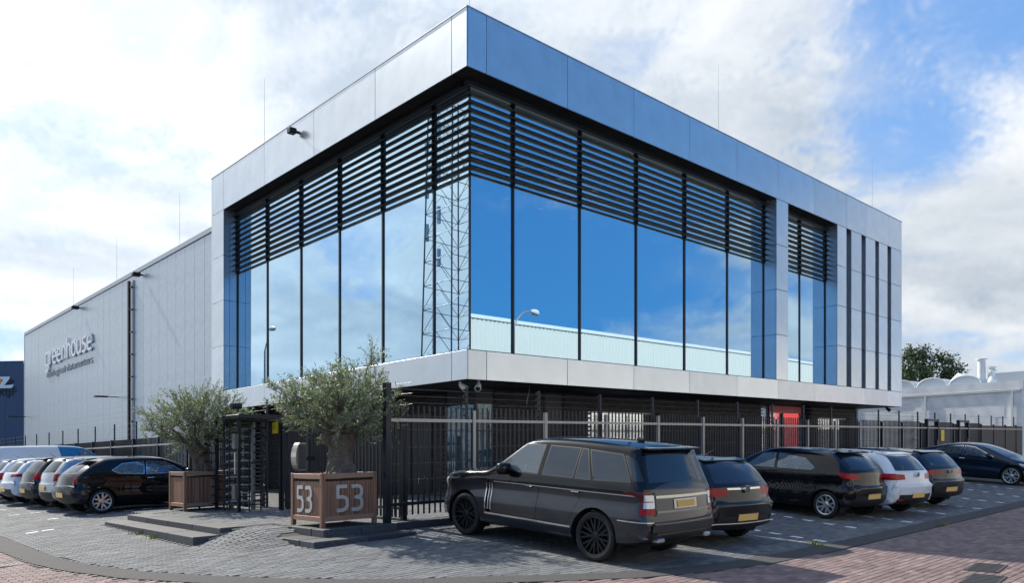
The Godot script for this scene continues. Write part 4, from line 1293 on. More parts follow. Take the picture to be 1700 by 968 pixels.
func build_turnstile() -> void:
	var t := thing("full_height_turnstile", "black full-height turnstile with horizontal arms between the two planters", "turnstile", Vector3(-3.6, 0.34, -3.55))
	# canopy
	pbox(t, "canopy", Vector3(-0.70, 2.10, -0.70), Vector3(0.55, 2.2, 0.80), M.fence_dark, 0.01)
	# rotor with three wings of arms
	var m := MB.new()
	m.cyl(Vector3(0, 0, 0), Vector3(0, 2.1, 0), 0.055, 12)
	var rotor := part(t, "rotor_column", m.mesh(), M.steel_dark)
	var arm := MB.new()
	arm.tube([Vector3(0.05, 0, 0), Vector3(0.55, 0, 0), Vector3(0.6, -0.03, 0)], [0.02], 8)
	var am := arm.mesh()
	for wing in 3:
		for k in 10:
			part(rotor, "arm", am, M.steel if wing == 1 else M.fence_dark, Transform3D(Basis(Vector3.UP, 0.55 + TAU * wing / 3.0), Vector3(0, 0.2 + 0.19 * k, 0)))
	# comb of fixed horizontal bars on one side
	for k in 10:
		var hb := MB.new()
		hb.tube([Vector3(-0.62, 0.29 + 0.19 * k, -0.62), Vector3(0.05, 0.29 + 0.19 * k, -0.30), Vector3(0.55, 0.29 + 0.19 * k, -0.62)], [0.018], 6)
		part(t, "comb_bar", hb.mesh(), M.fence_dark)
	# curved cage on the other side
	for k in 7:
		var an := deg_to_rad(100.0 + 22.0 * k)
		var x := cos(an) * 0.66; var z := -sin(an) * 0.66 + 0.0
		m = MB.new()
		m.cyl(Vector3(x, 0, -z), Vector3(x, 2.1, -z), 0.018, 6)
		part(t, "cage_bar", m.mesh(), M.fence_dark)
	for y in [0.15, 1.1, 2.05]:
		var path := []
		for k in 15:
			var an := deg_to_rad(95.0 + 10.0 * k)
			path.append(Vector3(cos(an) * 0.66, y, sin(an) * 0.66))
		m = MB.new(); m.tube(path, [0.02], 6)
		part(t, "cage_hoop", m.mesh(), M.fence_dark)
	# portal frame towards the street
	for p in [Vector3(-0.62, 0, -0.62), Vector3(0.55, 0, -0.62), Vector3(-0.62, 0, 0.62), Vector3(0.5, 0, 0.75)]:
		pbox(t, "frame_post", p + Vector3(-0.032, 0, -0.032), p + Vector3(0.032, 2.1, 0.032), M.fence_dark)
	var hd := MB.new()
	hd.tube([Vector3(-0.78, 0, -1.25), Vector3(-0.78, 1.9, -1.25), Vector3(-0.78, 2.0, -1.17), Vector3(-0.78, 2.02, -0.7)], [0.022], 8)
	part(t, "guard_rail", hd.mesh(), M.fence_dark)
	for k in 9:
		m = MB.new()
		m.cyl(Vector3(-0.78, 0.15 + 0.2 * k, -1.25), Vector3(-0.66, 0.15 + 0.2 * k, -0.62), 0.016, 6)
		part(t, "guard_bar", m.mesh(), M.fence_dark)
	# reader boxes on the front post
	for y in [0.28, 1.42]:
		pbox(t, "reader_box", Vector3(-0.76, y, 0.56), Vector3(-0.66, y + 0.34, 0.72), M.steel_dark, 0.01)
	pbox(t, "strip_handle", Vector3(-0.72, 0.85, 0.60), Vector3(-0.69, 1.35, 0.64), M.steel)
	var cam := thing("turnstile_camera", "small dark camera on top of the turnstile frame", "security camera", Vector3(-4.3, 2.6, -2.78))
	m = MB.new()
	m.cyl(Vector3(0, 0, 0), Vector3(0, 0.1, 0), 0.02, 6)
	part(cam, "stem", m.mesh(), M.plastic)
	m = MB.new()
	m.cyl(Vector3(0.06, 0.13, 0), Vector3(-0.16, 0.11, 0), 0.07, 10)
	part(cam, "head", m.mesh(), M.plastic)
	# intercom pedestal beside the fence: bent stainless hood
	var ic := thing("intercom_hood", "curved stainless steel intercom hood on the fence beside the numbered planter", "intercom", Vector3(-3.72, 1.28, -1.1))
	m = MB.new()
	var prof := PackedVector2Array()
	for k in 9:
		var an := lerpf(-1.1, 1.1, k / 8.0)
		prof.append(Vector2(-0.17 * cos(an) + 0.05, 0.34 * sin(an) * 1.0 + 0.28))
	prof.append(Vector2(0.12, 0.58)); prof.append(Vector2(0.12, -0.02))
	m.prism(prof, Transform3D(), -0.11, 0.11)
	part(ic, "hood", m.mesh(), M.steel)
	pbox(ic, "side_plate", Vector3(-0.06, 0.02, 0.111), Vector3(0.11, 0.54, 0.118), M.steel_dark)
	pbox(ic, "bracket", Vector3(0.12, 0.2, -0.05), Vector3(0.36, 0.28, 0.05), M.fence_dark)

func planter(called_label: String, at: Vector3, size: Vector3) -> Node3D:
	var p := thing("wooden_planter", called_label, "planter", at, 0, "wooden planters at the entrance")
	var h := size * 0.5
	var post := 0.075
	for sa in [-1, 1]:
		for sb in [-1, 1]:
			pbox(p, "corner_post", Vector3(sa * (h.x - post * 0.5) - post * 0.5, 0, sb * (h.z - post * 0.5) - post * 0.5), Vector3(sa * (h.x - post * 0.5) + post * 0.5, size.y, sb * (h.z - post * 0.5) + post * 0.5), M.hardwood2, 0.006)
	for side in 4:
		var along := h.x if side % 2 == 0 else h.z
		var out := h.z if side % 2 == 0 else h.x
		var rot := Transform3D(Basis(Vector3.UP, PI / 2 * side), Vector3.ZERO)
		var n := roundi((along * 2 - post * 2) / 0.098)
		var bw := (along * 2 - post * 2) / n
		for k in n:
			var x := -along + post + bw * (k + 0.5)
			part(p, "board", boxm(Vector3(bw - 0.004, size.y - 0.28, 0.022), 0.003), M["hardwood%d" % (rng.randi() % 3)], rot * Transform3D(Basis(), Vector3(x, 0.10 + (size.y - 0.20) * 0.5, out - 0.035 + rng.randf_range(-0.0015, 0.0015))))
		for y in [0.145, size.y - 0.05]:
			part(p, "rail", boxm(Vector3(along * 2 - post * 2 - 0.002, 0.085, 0.05), 0.005), M.hardwood_rail, rot * Transform3D(Basis(), Vector3(0, y, out - 0.03)))
	pbox(p, "soil", Vector3(-h.x + 0.05, size.y - 0.16, -h.z + 0.05), Vector3(h.x - 0.05, size.y - 0.10, h.z - 0.05), M.soil)
	pbox(p, "floor_board", Vector3(-h.x + 0.05, 0.14, -h.z + 0.05), Vector3(h.x - 0.05, 0.16, h.z - 0.05), M.hardwood1)
	return p

func number_53(parent: Node3D, t: Transform3D, h: float) -> void:
	# rounded figures cut from plate
	var k := h / 100.0
	var five := [Vector2(52, 100), Vector2(8, 100), Vector2(8, 56), Vector2(30, 56), Vector2(44, 52), Vector2(52, 42), Vector2(52, 16), Vector2(44, 5), Vector2(30, 0), Vector2(4, 0)]
	var three := [Vector2(4, 98), Vector2(34, 100), Vector2(46, 95), Vector2(52, 84), Vector2(52, 66), Vector2(44, 55), Vector2(24, 52), Vector2(44, 48), Vector2(54, 36), Vector2(54, 16), Vector2(46, 5), Vector2(32, 0), Vector2(4, 1)]
	var x := 0.0
	for d in [five, three]:
		var m := MB.new()
		stroke(m, d, 15.0, Transform3D(Basis.from_scale(Vector3(k, k, 1.0)), Vector3(x, 0, 0)), 0.0, 0.02)
		part(parent, "figure", m.mesh(), M.number_steel, t)
		x += 70.0 * k

func build_planters() -> void:
	var p1 := planter("wooden planter with an olive tree left of the turnstile", Vector3(-4.35, 0.34, -4.75), Vector3(1.18, 0.925, 0.98))
	var p2 := planter("wooden planter carrying the number 53 twice, beside the tall gate post", Vector3(-4.5, 0.352, 1.69), Vector3(1.1, 0.925, 1.1))
	number_53(p2, Transform3D(Basis(), Vector3(-0.27, 0.28, 0.55 - 0.023)), 0.41)
	number_53(p2, Transform3D(Basis(Vector3(0, 0, 1), Vector3.UP, Vector3(-1, 0, 0)), Vector3(-0.55 + 0.023, 0.27, -0.33)), 0.41)
	olive("olive tree with a short gnarled trunk in the planter left of the turnstile", Vector3(-4.3, 1.15, -4.75), 7, 0.78, 1.42, 1.46, [Vector3(-0.9, 1.25, 0.9), Vector3(-1.25, 1.42, -0.4), Vector3(0.35, 2.0, -0.1), Vector3(-0.2, 1.85, -0.5), Vector3(1.0, 1.35, -0.9), Vector3(0.75, 1.2, 0.9)], Vector3(-0.12, 0, 0.1), 0.92)
	olive("olive tree with a thick twisted trunk in the planter numbered 53", Vector3(-4.42, 1.15, 1.72), 12, 0.82, 1.28, 1.32, [Vector3(-0.62, 1.25, -1.15), Vector3(0.45, 2.12, 0.5), Vector3(-0.15, 1.55, 0.1), Vector3(0.5, 1.7, 0.2), Vector3(-0.85, 1.45, -0.55), Vector3(0.9, 1.0, 0.5)], Vector3(0.1, 0, -0.02), 1.12)

func olive(label: String, at: Vector3, seed_: int, trunk_h: float, cy: float, width: float, shoots: Array, lean: Vector3, girth: float) -> void:
	var t := thing("olive_tree", label, "tree", at, 0, "olive trees in planters")
	rng.seed = seed_ * 977
	var nz := noise(3.2, seed_, 4)
	var nz2 := noise(9.0, seed_ + 3, 3)
	# trunk: fluted and burred
	var path := []; var rad := []
	for i in 40:
		var f := i / 39.0
		path.append(Vector3(sin(f * 5.0 + seed_) * 0.045 * f, f * trunk_h, cos(f * 4.0 + seed_) * 0.045) + lean * f)
		rad.append((0.235 - 0.05 * ss(0.0, 0.5, f) + 0.07 * ss(0.6, 1.0, f) + 0.05 * ss(0.15, 0.0, f)) * girth)
	var b := MB.new()
	b.tube(path, rad, 64, true, func(p: Vector3, an: float, i: int) -> float:
		return 1.0 + 0.34 * nz.get_noise_3dv(p * 1.0) + 0.17 * sin(an * 4.0 + p.y * 7.0 + 2.5 * nz.get_noise_3dv(p * 0.6)) + 0.30 * nz2.get_noise_3dv(p * Vector3(1, 0.4, 1)))
	# smooth normals from the displaced surface
	recompute(b)
	var trunk := part(t, "trunk", b.mesh(), M.olive_bark)
	var top: Vector3 = path[-1]
	var limbs := MB.new()
	var ends := []
	for i in 11:
		var an := TAU * i / 11.0 + rng.randf_range(-0.25, 0.25)
		var d := Vector3(cos(an), rng.randf_range(0.25, 1.0), sin(an)).normalized()
		var l := rng.randf_range(0.5, 0.85)
		var p0 := top + Vector3(0, -0.08, 0) + d * 0.04
		var p1 := p0 + d * l * 0.5 + rnd_dir() * 0.05
		var p2 := p1 + (d + Vector3(0, 0.25, 0)).normalized() * l * 0.5 + rnd_dir() * 0.06
		limbs.tube([p0, p1, p2], [0.062, 0.036, 0.018], 8)
		ends.append([p1, d]); ends.append([p2, d])
	part(t, "limbs", limbs.mesh(), M.olive_bark)
	# shoots: thin twigs that carry rows of narrow leaves
	var tw := MB.new()
	var xs := []; var cols := []
	var c0 := top + Vector3(0, 0.42, 0)
	var goals := []
	for i in 430:
		var d := rnd_dir(0.12)
		var r := pow(rng.randf(), 0.42)
		var ex := width * (0.80 + 0.42 * nz.get_noise_3dv(d * 0.75 + Vector3(4, 0, 0)))
		var g := c0 + Vector3(d.x * ex * r, d.y * ex * 0.60 * r + 0.12, d.z * ex * r)
		if g.y < top.y - 0.35: g.y = top.y - rng.randf() * 0.35
		goals.append([g, 0.30])
	for s in shoots:
		for k in 9:
			goals.append([Vector3(s.x, s.y - 0.1, s.z) + Vector3(0, trunk_h * 0.25, 0) + rnd_dir() * (0.05 + 0.028 * k) - Vector3(s.x, s.y * 0.5, s.z).normalized() * 0.05 * k, 0.42])
	for g in goals:
		var goal: Vector3 = g[0]
		var best: Array = ends[0]
		for e in ends:
			if (e[0] as Vector3).distance_squared_to(goal) < (best[0] as Vector3).distance_squared_to(goal): best = e
		var p0: Vector3 = best[0]
		var mid := p0.lerp(goal, 0.5) + Vector3(0, -0.05, 0) + rnd_dir() * 0.05
		if rng.randf() < 0.55: tw.tube([p0, mid, goal], [0.009, 0.006, 0.003], 4, false)
		var dir := (goal - c0).normalized()
		var shoot_d := (dir + Vector3(0, 0.55, 0) + rnd_dir() * 0.5).normalized()
		var sl: float = g[1] * rng.randf_range(0.7, 1.25)
		for br in 3:
			var bd := (shoot_d + rnd_dir() * (0.0 if br == 0 else 0.75)).normalized()
			var s0 := goal - bd * sl * 0.35
			var s1 := s0 + bd * sl
			tw.tube([s0, s1], [0.0032, 0.0014], 3, false)
			var cnt := 13
			for k in cnt:
				var f := (k + rng.randf()) / cnt
				var q := s0.lerp(s1, f)
				var ld := (bd * 0.8 + rnd_dir() * 0.85).normalized()
				xs.append(aim(q, ld, rng.randf_range(0.75, 1.25)))
				var v := rng.randf_range(0.7, 1.3)
				if rng.randf() < 0.30: cols.append(Color(0.47 * v, 0.50 * v, 0.40 * v))
				else: cols.append(Color(0.225 * v, 0.262 * v, 0.14 * v))
	part(t, "twigs", tw.mesh(), M.olive_bark)
	scatter(t, "crown", [0.062, 0.017], M.olive_leaf, xs, cols)

func recompute(b: MB) -> void:
	# area-weighted smooth normals; vertices at the same place share one
	var acc := {}
	for i in range(0, b.ix.size(), 3):
		var p := b.v[b.ix[i]]; var q := b.v[b.ix[i + 1]]; var r := b.v[b.ix[i + 2]]
		var nn := (r - p).cross(q - p)
		for v in [p, q, r]:
			var key := Vector3i((v as Vector3 * 2000.0).round())
			acc[key] = acc.get(key, Vector3.ZERO) + nn
	for i in b.v.size():
		var key := Vector3i((b.v[i] * 2000.0).round())
		if acc.has(key): b.n[i] = (acc[key] as Vector3).normalized()
class CarShell:
	# Body shell: a side view outline, half widths along it, and crowned surfaces between the two sides.
	var top := PackedVector2Array()
	var bot := PackedVector2Array()
	var ring := PackedVector2Array()
	var L := 4.2
	var widths: Array
	var belt: Array
	var crown: Array
	var tumble := 0.34
	var r_end := 0.2
	var r_top := 0.09
	var rules := []
	var out := {}
	func chaikin(src: Array, n: int) -> PackedVector2Array:
		var p := PackedVector2Array()
		for q in src: p.append(Vector2(q[0], q[1]))
		for it in n:
			var o := PackedVector2Array([p[0]])
			for i in p.size() - 1:
				o.append(p[i].lerp(p[i + 1], 0.25)); o.append(p[i].lerp(p[i + 1], 0.75))
			o.append(p[-1])
			p = o
		return p
	func key(ks: Array, x: float) -> float:
		if x <= ks[0][0]: return ks[0][1]
		for i in ks.size() - 1:
			if x <= ks[i + 1][0]:
				var t: float = (x - ks[i][0]) / (ks[i + 1][0] - ks[i][0])
				t = t * t * (3 - 2 * t) * 0.5 + t * 0.5
				return lerpf(ks[i][1], ks[i + 1][1], t)
		return ks[-1][1]
	func at(p: PackedVector2Array, u: float) -> float:
		if u <= p[0].x: return p[0].y
		for i in p.size() - 1:
			if u <= p[i + 1].x:
				var w := p[i + 1].x - p[i].x
				return p[i + 1].y if w < 1e-6 else lerpf(p[i].y, p[i + 1].y, (u - p[i].x) / w)
		return p[-1].y
	func nrm(p: PackedVector2Array, u: float, sgn: float) -> Vector2:
		if u < 0.004: return Vector2(-1, 0)
		if u > L - 0.004: return Vector2(1, 0)
		var e := 0.03
		var a := Vector2(maxf(u - e, 0), at(p, maxf(u - e, 0))); var b := Vector2(minf(u + e, L), at(p, minf(u + e, L)))
		var t := (b - a).normalized()
		return Vector2(-t.y, t.x) * sgn
	func rear_u(y: float) -> float:
		for i in top.size() - 1:
			if (top[i].y <= y and top[i + 1].y >= y): return lerpf(top[i].x, top[i + 1].x, (y - top[i].y) / maxf(top[i + 1].y - top[i].y, 1e-6))
		for i in bot.size() - 1:
			if (bot[i].y >= y and bot[i + 1].y <= y): return lerpf(bot[i].x, bot[i + 1].x, (y - bot[i].y) / minf(bot[i + 1].y - bot[i].y, -1e-6))
		return 0.0
	func half(u: float, y: float) -> float:
		var w := key(widths, u)
		var bl := key(belt, u)
		var t := y - bl
		var z := w
		if t > -0.10: z -= 0.035 * smoothstep(-0.10, 0.0, t)
		if t > 0.0: z -= tumble * t + 0.10 * t * t
		else:
			var m := clampf(-t / 0.55, 0.0, 1.0)
			z -= 0.035 * smoothstep(0.0, 0.45, m) * (1.0 - smoothstep(0.45, 0.9, m))
		z -= 0.32 * maxf(0.0, 0.42 - y)
		# fillet towards the outline
		var d := 1e9
		var steep := 0.0
		var p := Vector2(u, y)
		if u > 0.26 and u < L - 0.26 and at(top, u) - y > 0.2 and y - at(bot, u) > 0.12 and at(top, u - 0.2) - y > 0.1 and at(top, u + 0.2) - y > 0.1: return maxf(z, 0.05)
		for i in ring.size():
			var a := ring[i]; var b := ring[(i + 1) % ring.size()]
			var e := b - a
			var l2 := e.length_squared()
			var s := 0.0 if l2 < 1e-12 else clampf((p - a).dot(e) / l2, 0.0, 1.0)
			var q := a + e * s
			var dd := p.distance_to(q)
			if dd < d:
				d = dd
				steep = clampf(absf(e.y) / maxf(sqrt(l2), 1e-6), 0, 1)
		var r := lerpf(r_top if y > bl - 0.3 else 0.06, r_end, smoothstep(0.55, 0.95, steep))
		if d < r: z -= r - sqrt(maxf(0.0, r * r - (r - d) * (r - d)))
		return maxf(z, 0.05)
	func build() -> void:
		ring = PackedVector2Array(top)
		for i in range(bot.size() - 2, 0, -1): ring.append(bot[i])
		var us := []
		for p in top: us.append(p.x)
		for p in bot: us.append(p.x)
		var x := 0.0
		while x < L: us.append(x); x += 0.075
		for e in [0.003, 0.01, 0.022, 0.04, 0.065, 0.095, 0.13, 0.17, 0.21]:
			us.append(e); us.append(L - e)
		us.sort()
		var cols := [us[0]]
		for u in us:
			if u - cols[-1] > (0.0045 if u < 0.05 or u > L - 0.05 else 0.022): cols.append(u)
		cols[-1] = L
		var N := 25
		var fr := []
		for i in N:
			var t := float(i) / (N - 1)
			fr.append(lerpf(t, 0.5 - 0.5 * cos(PI * t), 0.75))
		var W := cols.size()
		# side surface
		var P := PackedVector3Array(); P.resize(W * N)
		for i in W:
			var yt := at(top, cols[i]); var yb := at(bot, cols[i])
			for j in N:
				var y := lerpf(yb, yt, fr[j])
				P[i * N + j] = Vector3(cols[i], y, half(cols[i], y))
		var Q := grid_normals(P, W, N, Vector3(0, 0, 1))
		for sg in [1.0, -1.0]:
			var m := Vector3(1, 1, sg)
			for i in W - 1:
				for j in N - 1:
					var k := [i * N + j, (i + 1) * N + j, (i + 1) * N + j + 1, i * N + j + 1]
					emit([[P[k[0]] * m, Q[k[0]] * m], [P[k[1]] * m, Q[k[1]] * m], [P[k[2]] * m, Q[k[2]] * m]], "side", sg)
					emit([[P[k[0]] * m, Q[k[0]] * m], [P[k[2]] * m, Q[k[2]] * m], [P[k[3]] * m, Q[k[3]] * m]], "side", sg)
		# top and bottom surfaces across the car
		for s in [1.0, -1.0]:
			var K := 15
			var R := PackedVector3Array(); R.resize(W * K)
			var line := top if s > 0 else bot
			for i in W:
				var u: float = cols[i]
				var n2 := nrm(line, u, s)
				var cr := key(crown, u)
				if s < 0: cr = key(crown, 0.0 if u < L * 0.5 else L) * maxf(smoothstep(0.3, 0.0, u), smoothstep(L - 0.3, L, u))
				var z := P[i * N + (N - 1 if s > 0 else 0)].z
				for j in K:
					var q := -1.0 + 2.0 * j / (K - 1.0)
					q = sin(q * PI * 0.5) * 0.5 + q * 0.5
					var o := cr * (1.0 - q * q)
					R[i * K + j] = Vector3(u + n2.x * o, at(line, u) + n2.y * o, q * z)
			var T := grid_normals(R, W, K, Vector3(0, s, 0))
			for i in W - 1:
				for j in K - 1:
					var k := [i * K + j, (i + 1) * K + j, (i + 1) * K + j + 1, i * K + j + 1]
					emit([[R[k[0]], T[k[0]]], [R[k[1]], T[k[1]]], [R[k[2]], T[k[2]]]], "top" if s > 0 else "under", 0.0)
					emit([[R[k[0]], T[k[0]]], [R[k[2]], T[k[2]]], [R[k[3]], T[k[3]]]], "top" if s > 0 else "under", 0.0)
	func grid_normals(P: PackedVector3Array, W: int, N: int, face: Vector3) -> PackedVector3Array:
		var Q := PackedVector3Array(); Q.resize(W * N)
		for i in W:
			for j in N:
				var du := P[mini(i + 1, W - 1) * N + j] - P[maxi(i - 1, 0) * N + j]
				var dv := P[i * N + mini(j + 1, N - 1)] - P[i * N + maxi(j - 1, 0)]
				var n := du.cross(dv)
				if n.length() < 1e-9: n = face
				n = n.normalized()
				# keep it pointing out of the car
				var c := Vector3(clampf(P[i * N + j].x, L * 0.3, L * 0.7), 0.75, 0)
				if n.dot(P[i * N + j] - c) < 0: n = -n
				Q[i * N + j] = n
		return Q
	func flat(p: Vector3, view: String) -> Vector2:
		match view:
			"side": return Vector2(p.x, p.y)
			"top": return Vector2(p.x, p.z)
		return Vector2(p.z, p.y)
	func emit(tri: Array, surface: String, sg: float) -> void:
		var polys := [tri]
		var cx: float = (tri[0][0].x + tri[1][0].x + tri[2][0].x) / 3.0
		for r in rules:
			var view: String = r.view
			if view == "side" and surface != "side": continue
			if view == "top" and surface != "top": continue
			if view == "rear" and (surface == "side" and not r.get("wrap", false) or cx > L * 0.45): continue
			if view == "front" and (surface == "side" or cx < L * 0.55): continue
			if surface == "under" and not r.get("under", false): continue
			var bb: Rect2 = r.box
			var lo := Vector2(1e9, 1e9); var hi := Vector2(-1e9, -1e9)
			for v in tri:
				var f := flat(v[0], view)
				lo = lo.min(f); hi = hi.max(f)
			if hi.x < bb.position.x or hi.y < bb.position.y or lo.x > bb.end.x or lo.y > bb.end.y: continue
			var pts: PackedVector2Array = r.pts
			var rest := []
			for poly in polys:
				var cur: Array = poly
				for i in pts.size():
					if cur.is_empty(): break
					var a := pts[i]; var e := pts[(i + 1) % pts.size()] - a
					var inside := []; var outside := []
					for k in cur.size():
						var v: Array = cur[k]; var w: Array = cur[(k + 1) % cur.size()]
						var dv := e.cross(flat(v[0], view) - a); var dw := e.cross(flat(w[0], view) - a)
						if dv >= 0: inside.append(v)
						else: outside.append(v)
						if (dv > 0 and dw < 0) or (dv < 0 and dw > 0):
							var t := dv / (dv - dw)
							var mid := [(v[0] as Vector3).lerp(w[0], t), (v[1] as Vector3).lerp(w[1], t).normalized()]
							inside.append(mid); outside.append(mid)
					if outside.size() > 2: rest.append(outside)
					cur = inside if inside.size() > 2 else []
				if not cur.is_empty(): put(cur, r.part + ("" if r.get("one", false) else "|%d%d" % [r.id, int(sg)]), r.mat, r.get("sink", 0.0))
			polys = rest
			if polys.is_empty(): return
		for poly in polys: put(poly, "underbody" if surface == "under" else "body", "plastic" if surface == "under" else "*", 0.0)
	func put(poly: Array, k: String, m: String, sink: float) -> void:
		if m == "hole": return
		if not out.has(k): out[k] = [MB.new(), m]
		var b: MB = out[k][0]
		var i := b.v.size()
		for v in poly: b.vert(v[0] - v[1] * sink, v[1])
		for j in range(1, poly.size() - 1): b.itri(i, i + j, i + j + 1)
	func rule(view: String, pts: Array, part: String, m: String, extra := {}) -> void:
		var p := PackedVector2Array()
		for q in pts: p.append(q if q is Vector2 else Vector2(q[0], q[1]))
		var area := 0.0
		for i in p.size(): area += p[i].cross(p[(i + 1) % p.size()])
		if area < 0: p.reverse()
		var lo := p[0]; var hi := p[0]
		for q in p: lo = lo.min(q); hi = hi.max(q)
		var r := {"view": view, "pts": p, "box": Rect2(lo, hi - lo), "part": part, "mat": m, "id": rules.size()}
		r.merge(extra)
		rules.append(r)
		if extra.has("rim"):   # a band of another material round it
			var g := Geometry2D.offset_polygon(p, extra.rim, Geometry2D.JOIN_MITER)
			if g.size():
				var q := Array(g[0])
				rule(view, q, extra.get("rim_part", "window_trim"), extra.get("rim_mat", "plastic"), {"sink": extra.get("rim_sink", 0.0)})

func mirrored(pts: Array) -> Array:
	var o := []
	for p in pts: o.append([-p[0], p[1]])
	return o

func wheel_meshes(key: String, R: float, rim: float, w: float, spokes: int, twin: bool, sw: float) -> Array:
	if shared.has(key): return shared[key]
	var ax := Transform3D()
	var t := MB.new()
	var hw := w * 0.5
	t.lathe([Vector2(rim, -hw + 0.01), Vector2(R - 0.035, -hw), Vector2(R - 0.008, -hw + 0.022), Vector2(R, -hw + 0.05), Vector2(R, hw - 0.05), Vector2(R - 0.008, hw - 0.022), Vector2(R - 0.035, hw), Vector2(rim + 0.01, hw - 0.004), Vector2(rim, hw - 0.012)], ax, 40)
	recompute(t)
	var r := MB.new()
	r.lathe([Vector2(rim + 0.004, hw - 0.012), Vector2(rim - 0.006, hw - 0.006), Vector2(rim - 0.022, hw - 0.012), Vector2(rim - 0.03, hw - 0.05), Vector2(rim - 0.035, -hw + 0.05)], ax, 40)
	r.lathe([Vector2(0.0, hw - 0.022), Vector2(0.045, hw - 0.024), Vector2(0.068, hw - 0.04), Vector2(0.07, hw - 0.09)], ax, 18)
	for i in spokes:
		for s in ([-1.0, 1.0] if twin else [0.0]):
			var a0 := TAU * i / spokes
			var b := Basis(Vector3.BACK, a0)
			var spread := 0.5 * TAU / spokes * 0.52
			var p0 := b * Vector3(0.05, s * sw * 0.9, hw - 0.045)
			var ang: float = s * spread
			var p1 := b * (Basis(Vector3.BACK, ang) * Vector3(rim - 0.02, 0, hw - 0.022))
			var d := (p1 - p0); var len := d.length(); d /= len
			var side := Vector3.BACK.cross(d).normalized()
			var nn := d.cross(side)
			var w0 := sw * 0.62; var w1 := sw * 0.46
			var q := [p0 - side * w0, p0 + side * w0, p1 + side * w1, p1 - side * w1]
			var dn := Vector3(0, 0, -0.03)
			r.quad(q[0], q[1], q[2], q[3], Vector3.BACK)
			r.quad(q[0], q[3], q[3] + dn, q[0] + dn, -side)
			r.quad(q[1], q[2], q[2] + dn, q[1] + dn, side)
	var back := MB.new()
	back.lathe([Vector2(0.001, -0.03), Vector2(rim - 0.034, -0.031)], ax, 32)
	shared[key] = [t.mesh(), r.mesh(), back.mesh()]
	return shared[key]

